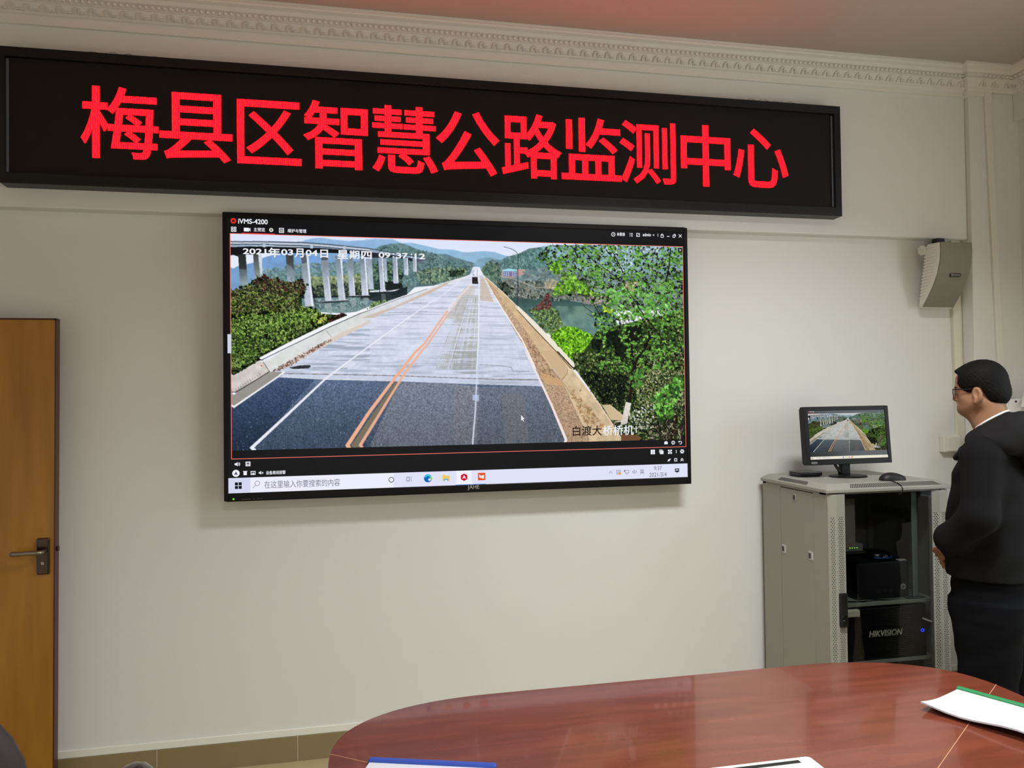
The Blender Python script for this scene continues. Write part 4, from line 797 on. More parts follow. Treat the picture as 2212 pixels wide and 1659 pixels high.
# taskbar
bar = flat('taskbar', screen, glow('ui_bar', (224, 226, 248), 1.), rect(.0178, 1.2412, 2.1782, 1.3085), y=.0034)
flat('search_field', bar, glow('ui_field', (236, 238, 253), 1.), rect(.111, 1.2412, .735, 1.3085))
flat('start_button', bar, glow('ui_start', (212, 216, 240), 1.), rect(.0178, 1.2412, .111, 1.3085))
x, z = ui(515.4, 1050); INK = glow('ui_ink', (22, 24, 34), 1.)
flat('start_icon', bar, INK, *[rect(x+i*.0078-.0066, z+k*.0078-.0066, x+i*.0078+.0066, z+k*.0078+.0066) for i in (-1, 1) for k in (-1, 1)], y=.0026)
x, z = ui(555, 1046.5); MAUVE = glow('ui_mauve', (112, 104, 132), 1.)
flat('search_icon', bar, MAUVE, *annulus(x+.003, z+.003, .009, .011), seg(x-.005, z-.005, x-.016, z-.017, .002), y=.0026)
label_text('search_text', '在这里输入你要搜索的内容', bar, MAUVE, 571.5, 1040.2, 735, 1050.4, -.004, y=.0026)
x, z = ui(846.2, 1037.3); flat('cortana_ring', bar, glow('ui_ringink', (60, 56, 76), 1.), *annulus(x, z, .0095, .0125, 28), y=.0026)
x, z = ui(884, 1035.8); flat('task_view_icon', bar, MAUVE, *frame4(x-.012, z-.006, x+.005, z+.006, .002), rect(x-.012, z+.009, x+.005, z+.011), rect(x-.012, z-.011, x+.005, z-.009), rect(x+.010, z-.011, x+.0118, z+.011), y=.0026)
x, z = ui(925.2, 1034.3); t = flat('browser_icon', bar, glow('edge_blue', (20, 100, 190), 1.), disc(x, z, .0185, 28), y=.0026)
flat('browser_swirl', t, glow('edge_cyan', (60, 190, 214), 1.), *annulus(x, z+.001, .009, .0185, 16, .2, 2.9), y=.0024); flat('browser_swirl', t, glow('edge_green', (120, 214, 100), 1.), *annulus(x+.002, z-.001, .008, .0172, 10, -.5, .7), y=.0022); flat('browser_swirl', t, glow('edge_pale', (226, 232, 250), 1.), disc(x+.007, z-.006, .0058), y=.0020)
x, z = ui(964.4, 1033.6); t = flat('folder_icon', bar, glow('folder_yellow', (240, 204, 96), 1.), rect(x-.017, z-.013, x+.017, z+.011), rect(x-.017, z+.011, x-.003, z+.015), y=.0026); flat('folder_pocket', t, glow('folder_blue', (92, 168, 226), 1.), rect(x-.010, z-.013, x+.010, z-.003), y=.0024); flat('folder_gap', t, glow('folder_gap', (232, 234, 250), 1.), rect(x-.0045, z-.013, x+.0045, z-.008), y=.0022)
x, z = ui(1003.4, 1031.8); flat('app_tile', bar, glow('ui_tile', (240, 242, 252), 1.), rect(x-.036, 1.2412, x+.036, 1.3085), y=.0028); t = flat('app_icon', bar, glow('app_red', (206, 26, 52), 1.), [(x+.0178*math.sin(k*PI/3), z+.0178*math.cos(k*PI/3)) for k in range(6)], y=.0026); flat('app_mark', t, WHITE, [(x, z+.010), (x+.004, z+.002), (x+.0095, z-.007), (x+.002, z-.004), (x, z-.002), (x-.002, z-.004), (x-.0095, z-.007), (x-.004, z+.002)], y=.0024)
x, z = ui(1041.3, 1030.3); t = flat('player_icon', bar, glow('app_orange', (232, 84, 36), 1.), rect(x-.0175, z-.0175, x+.0175, z+.0175), y=.0026); flat('player_mark', t, WHITE, [(x-.011, z+.011), (x-.003, z+.003), (x+.011, z+.008), (x+.011, z-.011), (x-.011, z-.004)], y=.0024)
x0, z0 = ui(985, 1047); x1, _ = ui(1020, 1047); flat('running_mark', bar, glow('ui_blue', (70, 120, 200), 1.), rect(x0, 1.2412, x1, 1.2445), rect(x1+.004, 1.2412, x1+.066, 1.2445), y=.0022)
x, z = ui(1320.3, 1021.5); flat('tray_arrow', bar, MAUVE, seg(x-.009, z-.004, x, z+.005, .002), seg(x+.009, z-.004, x, z+.005, .002), y=.0026)
x, z = ui(1337.5, 1021); t = flat('update_icon', bar, MAUVE, *frame4(x-.011, z-.010, x+.011, z+.010, .002), *annulus(x, z, .003, .005), y=.0026); flat('update_dot', t, glow('ui_amber', (236, 160, 50), 1.), disc(x+.007, z-.007, .0055), y=.0024)
x, z = ui(1354.8, 1020.6); flat('network_icon', bar, MAUVE, *frame4(x-.009, z-.006, x+.012, z+.009, .002), rect(x-.004, z-.011, x+.007, z-.009), rect(x-.013, z+.002, x-.007, z+.010), y=.0026)
x, z = ui(1371.6, 1020.2); flat('speaker_icon', bar, MAUVE, *frame4(x-.010, z-.004, x-.005, z+.004, .0016), seg(x-.005, z+.004, x, z+.009, .0016), seg(x-.005, z-.004, x, z-.009, .0016), seg(x, z-.009, x, z+.009, .0016), *annulus(x, z, .005, .0066, 8, -.8, .8), *annulus(x, z, .0095, .011, 8, -.8, .8), y=.0026)
label_text('language_text', '英', bar, MAUVE, 1383.3, 1014.8, 1393, 1025, 0, y=.0026)
label_text('clock_text', '9:37', bar, MAUVE, 1413.8, 1007.8, 1430.8, 1016, 0, y=.0026)
label_text('date_text', '2021/3/4', bar, MAUVE, 1403.6, 1022.2, 1441.5, 1030.2, 0, y=.0026)
x, z = ui(1463.8, 1017.2); flat('message_icon', bar, INK, rect(x-.011, z-.007, x+.011, z+.010), [(x-.004, z-.007), (x+.004, z-.007), (x-.001, z-.013)], y=.0026); flat('message_lines', bar, glow('ui_field', (236, 238, 253), 1.), rect(x-.007, z+.004, x+.007, z+.006), rect(x-.007, z-.001, x+.007, z+.001), y=.0024)
# maker's lettering and pilot lamp on the bezel
silver = mat('silver_print', (190, 190, 190), .35, .4, emit=(120, 120, 122), estr=.0)
label_text('maker_lettering', 'JAHE', tv, silver, 1010.5, 1048.6, 1036, 1059.2, .012, y=-.0006)
x, z = ui(505.2, 1079); o = flat('pilot_lamp', tv, glow('lamp_green', (120, 230, 60), 1.), disc(x, z, .0042), y=-.0006); o['label'] = 'small green pilot lamp on the lower bezel'
x, z = ui(523, 1079.5); flat('printed_note', tv, mat('print_grey', (90, 90, 92), .6), *[rect(x+k*.008, z-.0012, x+k*.008+.006, z+.0012) for k in range(11) if k not in (5, 7)], y=-.0006)

# ------------------------------------------------------------------ wall loudspeaker under the beam
spk_w = mat('speaker_plastic', (222, 219, 208), .5); gr_m = mat('speaker_grille', (128, 124, 108), .65, noise=700, amt=.25, bump=.5, bscale=900)
sp = thing('wall_speaker', 'white wall loudspeaker with curved grey grille under the beam end', 'loudspeaker', (3.67, WY, 2.11))
front = [(-.096, 2.433), (-.098, 2.39), (-.092, 2.336), (-.073, 2.272), (-.044, 2.217), (-.002, 2.157), (.040, 2.106)]
body = [(.004, 2.437)]+[(y+.010, z) for y, z in front]+[(.055, 2.100), (.075, 2.112)]
MB().prism([(y, z) for y, z in body], 3.572, 3.768, 'x').build('cabinet', spk_w, sp, bevel=.006, seg=3)
ribs = MB()
for k in range(17):
    z = 2.420-k*.0165; fy = np.interp(z, [p[1] for p in front][::-1], [p[0] for p in front][::-1])+.032; by2 = np.interp(z, [2.112, 2.437], [.072, .006])
    if by2-fy > .006: ribs.box(3.5685, 3.573, fy, by2, z-.005, z+.004)
ribs.build('side_ribs', spk_w, sp, bevel=.0015)
g = [(y, z) for y, z in front]; gb = [(y+.011, z) for y, z in front[::-1]]
MB().prism(g+gb, 3.574, 3.766, 'x').build('grille', gr_m, sp, bevel=.004, seg=3)
kn = MB().cyl((3.560, .030, 2.410), (3.572, .030, 2.410), .026, 28).build('tilt_knob', spk_w, sp, bevel=.003)
MB().hexa([(3.556, .030-.022, 2.392), (3.560, .030-.022, 2.392), (3.560, .030+.022, 2.420), (3.556, .030+.022, 2.420)], [(3.556, .030-.022, 2.400), (3.560, .030-.022, 2.400), (3.560, .030+.022, 2.428), (3.556, .030+.022, 2.428)]).build('grip_bar', spk_w, kn)
MB().box(3.675, 3.72, .045, .085, 2.43, 2.483).build('mounting_bracket', mat('bracket_dark', (40, 38, 44), .5), sp)
by0 = np.interp(2.266, [p[1] for p in front][::-1], [p[0] for p in front][::-1])
bd = MB()
pl = [(3.655+.0095*math.cos(t), 2.263+.0095*math.sin(t)) for t in np.linspace(PI/2, 1.5*PI, 10)]+[(3.700+.0095*math.cos(t), 2.263+.0095*math.sin(t)) for t in np.linspace(-PI/2, PI/2, 10)]
bd.prism(pl, by0-.008, by0+.006, 'y'); badge = bd.build('badge', mat('badge_dark', (44, 44, 44), .4), sp)
letters('badge_lettering', 'YAMAHA', mat('badge_print', (170, 170, 165), .4), badge, 3.662, by0-.0086, 2.259, w=.040, h=.008, size=.02)
MB().ring((3.654, 2.263), .0035, .0055, by0-.0086, by0-.008).build('badge_ring', mat('badge_print', (170, 170, 165), .4), badge)

# ------------------------------------------------------------------ cable trunking and wall box
tr = thing('cable_trunking', 'white cable trunking along the beam top turning down the column', 'cable trunking', (3.99, CY, 1.0))
MB().box(XL, CX-.022, BY-.018, BY, 3.262, 3.288).build('trunking_run', trunk_m, tr, bevel=.002)
MB().box(CX-.024, CX, CY-.016, BY, 3.258, 3.292).box(CX, CX+.016, CY-.016, CY, 3.258, 3.292).build('corner_cap', trunk_m, tr, bevel=.002)
MB().box(CX+.014, 3.975, CY-.013, CY, 3.262, 3.288).build('trunking_run', trunk_m, tr, bevel=.002)
MB().box(3.962, 4.006, CY-.016, CY, 3.230, 3.292).build('elbow_cap', trunk_m, tr, bevel=.002)
MB().hexa([(4.045, CY-.014, .6), (4.085, CY-.014, .6), (4.085, CY, .6), (4.045, CY, .6)], [(3.964, CY-.014, 3.232), (4.004, CY-.014, 3.232), (4.004, CY, 3.232), (3.964, CY, 3.232)]).build('trunking_drop', trunk_m, tr, bevel=.002)
tr2 = MB().hexa([(3.824, WY-.022, 1.30), (3.870, WY-.022, 1.30), (3.870, WY, 1.30), (3.824, WY, 1.30)], [(3.808, WY-.022, 2.483), (3.866, WY-.022, 2.483), (3.866, WY, 2.483), (3.808, WY, 2.483)]).build('cable_duct', mat('old_trunking', (224, 218, 198), .5), bevel=.002)
tag(tr2, 'yellowed white cable duct beside the column below the loudspeaker', 'cable duct')
jb = thing('wall_box', 'white square socket box on the cable duct behind the standing man', 'junction box', (3.777, WY, 1.315))
MB().box(3.722, 3.832, WY-.036, WY, 1.316, 1.405).build('box_body', spk_w, jb, bevel=.004)
MB().box(3.742, 3.826, WY-.041, WY-.036, 1.322, 1.398).build('cover_plate', spk_w, jb, bevel=.002)
# ------------------------------------------------------------------ grey equipment rack
RG = (152, 152, 142)
rk_m = mat('rack_paint', RG, .5, spec=.4, bump=.05, bscale=500)
X0, X1, Y0, Y1 = 2.63, 3.25, -.47, .08
rack = thing('equipment_rack', 'grey steel equipment rack with dark glass door beside the white wall', 'equipment rack', ((X0+X1)/2, (Y0+Y1)/2, 0))
m = MB()                                          # carcass: corner posts, rails, back, base, roof
for x in (X0, X1-.03): m.box(x, x+.03, Y1-.03, Y1, .05, 1.197).box(x, x+.03, Y0+.003, Y0+.06, .05, 1.197)
m.box(X0, X1, Y1-.004, Y1, .05, 1.197).box(X0, X1, Y0+.03, Y1, .04, .07).box(X0, X1, Y0+.01, Y1, 1.190, 1.197)
m.build('frame', rk_m, rack)
MB().box(X0-.001, X0+.004, Y0+.004, -.3635, .05, 1.190).build('side_frame', rk_m, rack)
MB().box(X0-.001, X0+.004, -.0845, Y1, .05, 1.190).build('side_frame', rk_m, rack)
MB().box(X1-.004, X1, Y0+.004, Y1, .05, 1.190).build('side_frame', rk_m, rack)
MB().box(X0-.001, X0+.006, -.362, -.086, .06, 1.186).build('side_panel', rk_m, rack, bevel=.0015)
lk = mat('lock_black', (20, 18, 26), .4); lkw = mat('lock_surround', (190, 190, 186), .4)
c = MB().prism([(-.212+.011*math.cos(t), 1.150+.017*math.sin(t)) for t in np.linspace(0, 2*PI, 20, False)], X0-.004, X0, 'x').build('panel_lock', lkw, rack)
MB().prism([(-.212+.008*math.cos(t), 1.150+.013*math.sin(t)) for t in np.linspace(0, 2*PI, 20, False)], X0-.006, X0-.004, 'x').build('lock_core', lk, c)
for y, z in ((-.112, .885), (-.338, .895)):
    c = MB().box(X0-.004, X0, y-.017, y+.017, z-.020, z+.020).build('side_latch', lkw, rack, bevel=.002)
    MB().box(X0-.006, X0-.004, y-.002, y+.011, z-.012, z+.012).build('latch_slot', lk, c)
# lid with sloping edges and vent slots
TZ = 1.236; o_ = .012; i_ = .028
lid = MB()
a = [(X0-o_, Y0-o_, 1.200), (X1+o_, Y0-o_, 1.200), (X1+o_, Y1+.004, 1.200), (X0-o_, Y1+.004, 1.200)]
b = [(p[0], p[1], 1.216) for p in a]; d = [(X0+i_, Y0+i_+.012, TZ), (X1-i_, Y0+i_+.012, TZ), (X1-i_, Y1-.012, TZ), (X0+i_, Y1-.012, TZ)]
lid.add(a+b+d, [(3, 2, 1, 0)]+[(i, (i+1) % 4, (i+1) % 4+4, i+4) for i in range(4)]+[(i+4, (i+1) % 4+4, (i+1) % 4+8, i+8) for i in range(4)]+[(8, 9, 10, 11)])
lid_o = lid.build('lid', rk_m, rack, bevel=.003)
def on_slope(u, v, p, q, r, s):                   # bilinear point on a sloping face
    P = [Vector(t) for t in (p, q, r, s)]; return (P[0]*(1-u)+P[1]*u)*(1-v)+(P[3]*(1-u)+P[2]*u)*v
slot = mat('vent_dark', (22, 22, 20), .8); vt = MB(); vs_ = MB()
F4 = (b[0], b[1], d[1], d[0]); L4 = (b[3], b[0], d[0], d[3]); nF = Vector((0, -.6, .8))*.0006; nL = Vector((-.5, 0, .85))*.0006
for i in range(52):
    for j in range(3):
        u = .19+i*.0145+.0045*j; v = .17+.23*j
        q = [on_slope(u+du, v+dv, *F4)+nF for du, dv in ((0, 0), (.0085, 0), (.0125, .19), (.004, .19))]; vt.add(q, [(0, 1, 2, 3)])
for i in range(26):
    u = .27+i*.0175; q = [on_slope(u+du, v, *L4)+nL for du, v in ((0, .2), (.011, .2), (.011, .8), (0, .8))]; vs_.add(q, [(0, 1, 2, 3)])
vt.build('vent_holes', slot, lid_o); vs_.build('vent_slots', slot, lid_o)
# front door: perforated folded posts, glass, handle
pf = perforated('perforated_post', RG, .0095, .0165, .0025, bands=[(a-2.94, b-2.94) for a, b in ((2.6415, 2.6605), (2.677, 2.7035), (3.1755, 3.1945), (3.211, 3.2375))])
dr = []
def post(xa, xb, inner_right):
    fold = xa+(xb-xa)*.44; e = Y0-.010
    m = MB().hexa([(xa, Y0, .06), (fold, e, .06), (fold, e+.003, .06), (xa, Y0+.003, .06)], [(xa, Y0, 1.092), (fold, e, 1.092), (fold, e+.003, 1.092), (xa, Y0+.003, 1.092)])
    m.hexa([(fold, e, .06), (xb, Y0-.006, .06), (xb, Y0-.003, .06), (fold, e+.003, .06)], [(fold, e, 1.092), (xb, Y0-.006, 1.092), (xb, Y0-.003, 1.092), (fold, e+.003, 1.092)])
    p = m.build('door_post', pf, rack)
    s = MB().hexa([(xa, Y0, 1.092), (fold, e, 1.092), (fold, e+.003, 1.092), (xa, Y0+.003, 1.092)], [(xa, Y0, 1.194), (fold, e, 1.194), (fold, e+.003, 1.194), (xa, Y0+.003, 1.194)])
    s.hexa([(fold, e, 1.092), (xb, Y0-.006, 1.092), (xb, Y0-.003, 1.092), (fold, e+.003, 1.092)], [(fold, e, 1.194), (xb, Y0-.006, 1.194), (xb, Y0-.003, 1.194), (fold, e+.003, 1.194)])
    s.box(xa-.001, xa+.001, Y0, Y0+.02, .06, 1.194).box(xb-.001, xb+.001, Y0-.006, Y0+.012, .06, 1.194); s.build('post_plate', rk_m, p)
    return p
pl_ = post(2.634, 2.712, True); post(3.168, 3.246, False)
for xa in (2.629, 3.243): MB().box(xa, xa+.008, Y0-.002, Y0+.003, .05, 1.194).build('edge_strip', rk_m, rack)
for xa in (2.638, 3.172): MB().box(xa, xa+.070, Y0+.0045, Y0+.0055, .06, 1.19).build('hole_shade_sheet', mat('hole_shade_dark', (8, 8, 8), .9), rack)  # added black sheets standing in for the shade behind the post holes
def dark_glass():
    m = bpy.data.materials.new('smoked_glass'); m.use_nodes = True; nt = m.node_tree; nt.nodes.clear()
    t = nt.nodes.new('ShaderNodeBsdfTransparent'); t.inputs[0].default_value = (.70, .71, .70, 1); g = nt.nodes.new('ShaderNodeBsdfGlossy'); g.inputs['Roughness'].default_value = .02
    f = nt.nodes.new('ShaderNodeFresnel'); f.inputs[0].default_value = 1.3; mx = nt.nodes.new('ShaderNodeMixShader'); o = nt.nodes.new('ShaderNodeOutputMaterial'); ge = nt.nodes.new('ShaderNodeNewGeometry')
    nt.links.new(math_node(nt, 'MULTIPLY', f.outputs[0], math_node(nt, 'SUBTRACT', 1., ge.outputs['Backfacing'])), mx.inputs[0]); nt.links.new(t.outputs[0], mx.inputs[1]); nt.links.new(g.outputs[0], mx.inputs[2]); nt.links.new(mx.outputs[0], o.inputs[0]); return m
MB().box(2.712, 3.168, Y0-.001, Y0+.003, .06, 1.192).build('glass_pane', dark_glass(), rack)
hd = MB().box(2.672, 2.708, Y0-.024, Y0-.006, .604, .754).build('door_handle', mat('handle_black', (14, 14, 15), .4), rack, bevel=.004)
MB().cyl((2.690, Y0-.026, .645), (2.690, Y0-.024, .645), .012, 20).cyl((2.690, Y0-.030, .628), (2.690, Y0-.024, .628), .010, 20).build('lock_barrel', mat('chrome', (200, 198, 192), .15, 1.), hd)
hk = mat('white_plastic', (206, 202, 190), .4)
MB().box(2.725, 2.790, Y0+.006, Y0+.032, .636, .668).box(2.712, 2.73, Y0+.004, Y0+.024, .640, .654).build('door_catch', hk, rack, bevel=.005)
MB().tube([(3.130, Y0+.03, .600), (3.150, Y0+.02, .592), (3.166, Y0+.01, .586)], .004, 8, 1).build('hinge_pin', hk, rack)
# interior rails, shelf, perforated inner panel
rail_m = mat('rail_zinc', (120, 126, 122), .5, .3)
rl = MB().box(3.100, 3.124, Y0+.05, Y0+.054, .69, 1.19).box(3.124, 3.128, Y0+.05, Y0+.085, .69, 1.19).build('mounting_rail', rail_m, rack)
rl2 = MB().box(3.130, 3.160, Y0+.085, Y0+.089, .64, 1.19).build('mounting_rail', rail_m, rack)
for k in range(13): MB().box(3.132, 3.156, Y0+.0845, Y0+.0852, .665+k*.040, .671+k*.040).build('rail_slot', slot, rl2)
rb_ = MB().box(2.82, 2.85, .02, .024, .07, 1.19).build('mounting_rail', rail_m, rack); rb2 = MB().box(3.16, 3.24, -.30, -.296, 1.02, 1.06).box(3.234, 3.238, -.30, .05, 1.02, 1.06).build('cross_brace', rail_m, rack)
for k in range(11): MB().box(3.2335, 3.2340, -.27+k*.028, -.262+k*.028, 1.034, 1.046).build('brace_slot', slot, rb2)
MB().box(2.716, 2.790, Y0+.030, Y0+.034, .945, 1.165).build('inner_screen', perforated('perforated_inner', (150, 142, 130), .0085, .0105, .0031), rack)
shelf_z = .690
MB().box(2.66, 3.20, Y0+.03, .03, shelf_z-.016, shelf_z).build('shelf', mat('shelf_paint', (136, 140, 130), .5), rack, bevel=.002)
MB().box(2.66, 3.20, Y0+.03, .03, .411, .421).build('shelf', mat('shelf_paint', (136, 140, 130), .5), rack)
blk = mat('device_black', (13, 14, 17), .45, spec=.35); blk2 = mat('device_black_gloss', (9, 10, 12), .2)
# network switch on its bracket, computer, router, recorder, amplifier, lying in the rack
sw = thing('network_switch', 'small grey network switch with four green lights behind the rack glass', 'network switch', (2.78, -.38, .905))
MB().box(2.715, 2.832, Y0+.036, Y0+.15, .926, .958).build('case', mat('switch_grey', (100, 102, 104), .5), sw, bevel=.002)
for k in range(4): MB().box(2.762+k*.012, 2.767+k*.012, Y0+.0352, Y0+.036, .939, .944).build('indicator_light', glow('led_green', (170, 240, 60), 1.3), sw)
MB().box(2.715, 2.84, Y0+.034, Y0+.16, .915, .925).build('tray', mat('tray_dark', (34, 34, 34), .6), sw)
pc = thing('computer_case', 'black computer case lying on the rack shelf with round power button', 'computer', (2.97, -.2, shelf_z))
MB().box(2.822, 3.096, Y0+.07, -.03, shelf_z+.004, .860).build('case', blk, pc, bevel=.006)
for x in (2.85, 3.07): MB().box(x-.02, x+.02, -.36, -.06, shelf_z, shelf_z+.005).build('rubber_foot', blk, pc)
pb = MB().ring((3.062, .742), .0085, .0125, Y0+.066, Y0+.07).build('power_button', mat('button_silver', (190, 192, 192), .3, .6), pc)
letters('button_mark', 'G', mat('button_silver', (190, 192, 192), .3, .6), pb, 3.058, Y0+.0655, .738, w=.007, h=.009, size=.02)
MB().box(3.05, 3.09, Y0+.075, Y0+.10, .8603, .8633).build('paper_label', mat('paper_label', (190, 186, 170), .7), pc)
for k in range(3): MB().ring((2.935+k*.032, .728), .006, .0075, Y0+.0694, Y0+.07, 12).build('front_port', mat('port_grey', (52, 52, 54), .5), pc)
ro = thing('router', 'round black router with blue rim on top of the computer case', 'router', (2.955, -.25, .860))
MB().lathe([(.03, .860), (.058, .861), (.064, .872), (.062, .886), (.05, .898), (.02, .902)], (2.985, -.32, 0), 36).build('dome', blk2, ro, smooth=True)
MB().tube([(2.985+.0655*math.cos(t), -.32+.0655*math.sin(t), .8745) for t in np.linspace(PI*1.25, PI*2.05, 22)], .0026, 8).build('blue_rim', mat('rim_blue', (26, 54, 110), .4, emit=(20, 50, 120), estr=.35), ro, smooth=True)
mk = mat('router_print', (150, 150, 150), .5)
MB().box(2.972, 2.979, -.3865, -.384, .8785, .882).box(2.984, 2.9855, -.3865, -.384, .8785, .886).box(2.993, 2.9945, -.3855, -.383, .8785, .886).build('printed_mark', mk, ro)
rec = thing('video_recorder', 'black ribbed video recorder with silver lettering and a blue ring light', 'video recorder', (2.95, -.2, .421))
MB().box(2.735, 3.164, Y0+.046, -.02, .424, .660).build('case', blk, rec, bevel=.004)
fr_ = MB()
for k in range(26): fr_.box(2.80, 3.09, Y0+.0435, Y0+.046, .436+k*.0084, .440+k*.0084)
fr_.build('front_ribs', blk2, rec)
MB().box(2.735, 3.155, -.35, -.05, .421, .4245).build('rubber_foot', blk, rec)
letters('maker_lettering', 'HIKVISION', mat('logo_silver', (244, 240, 224), .4), rec, 2.858, Y0+.0428, .528, w=.176, h=.029, size=.05, bold=.03, shear=.22)
MB().ring((3.142, .540), .0048, .0088, Y0+.043, Y0+.046).build('power_light', glow('led_blue', (30, 70, 255), 1.6), rec)
am = thing('amplifier', 'black rack unit with round silver knobs under the recorder', 'amplifier', (2.95, -.2, .29))
MB().box(2.74, 3.16, Y0+.065, -.03, .29, .405).build('case', blk, am, bevel=.003)
for x in (2.985, 3.075): MB().cyl((x, Y0+.045, .355), (x, Y0+.065, .355), .012, 20).build('knob', mat('chrome', (200, 198, 192), .15, 1.), am, bevel=.002)
MB().box(2.735, 3.165, -.42, -.05, .27, .29).build('mounting_lug', blk, am)
cb = MB().tube([(2.75, -.41, .694), (2.82, -.43, .693), (2.90, -.42, .696), (2.96, -.43, .694), (3.03, -.42, .700), (3.06, -.41, .698)], .003, 8, 2).build('signal_cable', blk2)
tag(cb, 'thin black cable lying along the front of the rack shelf', 'cable')
ad = MB().box(3.06, 3.15, -.435, -.405, shelf_z, shelf_z+.008).build('adapter_card', mat('adapter_dark', (50, 50, 54), .4), bevel=.002)
tag(ad, 'flat dark adapter lying at the right front of the rack shelf', 'adapter')

# ------------------------------------------------------------------ on top of the rack: monitor, small box, mouse
mb_m = mat('monitor_black', (15, 15, 16), .5, spec=.3); mon = thing('monitor', 'small black monitor on the rack showing the same road feed', 'monitor', (2.932, -.19, TZ))
tilt = Matrix.Rotation(R(-5), 3, 'X'); MO = np.array([2.930, -.192, 1.441])
def tilted(o, piv=MO-np.array([2.932, -.19, TZ])):
    me = o.data
    for v in me.vertices: v.co = tilt @ (v.co-Vector(piv))+Vector(piv)
    return o
W2, H2 = .2335, .141
mx0, mx1, mz0, mz1 = MO[0]-W2, MO[0]+W2, MO[2]-H2, MO[2]+H2; fy = MO[1]
sx0, sx1, sz0, sz1 = 2.7175, 3.1435, 1.3265, 1.5625
m = MB().box(mx0, sx0, fy-.012, fy+.02, mz0, mz1).box(sx1, mx1, fy-.012, fy+.02, mz0, mz1).box(sx0, sx1, fy-.012, fy+.02, mz0, sz0).box(sx0, sx1, fy-.012, fy+.02, sz1, mz1)
tilted(m.build('bezel', mb_m, mon, bevel=.002))
tilted(MB().box(mx0+.004, mx1-.004, fy+.018, fy+.04, mz0+.004, mz1-.004).build('back_cover', mb_m, mon, bevel=.008))
ms = tilted(MB().box(sx0, sx1, fy-.009, fy, sz0, sz1).build('screen', mat('small_screen', (10, 11, 12), .3, emit=(26, 28, 28), estr=1.), mon))
fx = (sx1-sx0)/(AX1-AX0); fz = (sz1-sz0)/(AZ1-AZ0)
def M_(x, z): return sx0+(x-AX0)*fx, sz0+(z-AZ0)*fz
(a0, c0), (a1, c1) = M_(VX0, VZ0), M_(VX1, VZ1)
fd = .80*feed[:410, :918].reshape(205, 2, 459, 2, 3).mean((1, 3)); fd = fd+.20*fd.mean(2, keepdims=True)/.8; b3 = root_base(mon)
tilted(link('video_picture', feed_mesh(fd, a0-b3[0], a1-b3[0], c0-b3[2], c1-b3[2], fy-.0094-b3[1]), feed_material('video_glow_dim', .72, (1., .97, .80)), ms))
def mini(name, m, *polys, y=fy-.0098):
    mbx = MB()
    for p in polys: mbx.add([(M_(a, b)[0], y, M_(a, b)[1]) for a, b in p], [tuple(range(len(p)))])
    return tilted(mbx.build(name, m, ms))
mini('taskbar', glow('mini_bar', (238, 234, 216), .95), rect(.0178, 1.2412, 2.1782, 1.3085))
mini('start_icon', INK, rect(.05, 1.256, .08, 1.29)); mini('browser_icon', glow('edge_blue', (20, 100, 190), 1.), disc(.925, 1.275, .02)); mini('folder_icon', glow('folder_yellow', (240, 204, 96), 1.), rect(.99, 1.258, 1.03, 1.29)); mini('app_icon', glow('app_red', (206, 26, 52), 1.), disc(1.09, 1.275, .02, 6)); mini('player_icon', glow('app_orange', (232, 84, 36), 1.), rect(1.15, 1.256, 1.19, 1.292)); mini('message_icon', INK, rect(2.10, 1.262, 2.13, 1.288))
for s, mm, (x0, z0, x1, z1) in (('iVMS-4200', WHITE, (.07, 2.424, .205, 2.446)), ('2021年03月04日 星期四 09:37:12', WHITE, (.092, 2.300, .95, 2.338)), ('桥桥机1', WHITE, (1.79, 1.49, 1.955, 1.528)), ('admin', GREY, (1.99, 2.412, 2.03, 2.43)), ('9:37', GREY, (2.02, 1.285, 2.06, 1.302)), ('2021/3/4', GREY, (2.0, 1.25, 2.08, 1.272)), ('在这里输入你要搜索的内容', GREY, (.18, 1.258, .55, 1.296))):
    (p0, q0), (p1, q1) = M_(x0, z0), M_(x1, z1); tilted(letters('caption', s, mm, ms, p0, fy-.0104, q0, w=p1-p0, h=q1-q0, size=.05))
mini('window_logo', RED, disc(.051, 2.436, .013, 6)); mini('tab_underline', RED, rect(.09, 2.388, .24, 2.394))
pl2 = tilted(MB().box(2.7195, 2.7515, fy-.0128, fy-.012, 1.3050, 1.3150).build('name_plate', mat('plate_grey', (120, 120, 120), .4), mon)); tilted(letters('maker_lettering', 'Lenovo', mat('plate_print', (60, 60, 60), .5), pl2, 2.7215, fy-.0132, 1.3068, w=.028, h=.0062, size=.02))
MB().box(2.912, 2.962, fy+.02, fy+.045, TZ+.01, 1.42).build('stand_neck', mb_m, mon, bevel=.004)
MB().lathe([(.06, TZ), (.092, TZ), (.094, TZ+.004), (.088, TZ+.008), (.03, TZ+.012)], (2.938, -.185, 0), 40, sx=1., sy=.85).build('stand_foot', mb_m, mon, smooth=False, bevel=.001)
MB().tube([(2.875, fy+.03, 1.32), (2.885, fy+.03, 1.290), (2.898, fy+.02, 1.268), (2.902, fy+.02, 1.25), (2.906, fy+.03, TZ+.02)], [.004, .004, .008, .009, .007], 8, 2).build('video_cable', blk2, mon, smooth=True)
MB().tube([(2.962, fy+.035, 1.300), (2.985, fy+.03, 1.297), (3.01, fy+.03, 1.303), (3.03, fy+.035, 1.315)], .0035, 8, 2).build('power_cable', blk2, mon, smooth=True)
cbx = thing('set_top_box', 'flat black box on the rack beside the monitor foot', 'set-top box', (2.772, -.085, TZ), R(4))
MB().prism([(-.074, -.052), (.050, -.060), (.064, -.030), (.066, .05), (-.06, .056), (-.08, .02)], .004, .024, 'z').build('case', blk2, cbx, bevel=.004, seg=3, world=False)
MB().box(-.05, .05, -.04, .04, 0, .005).build('rubber_foot', blk, cbx, world=False)
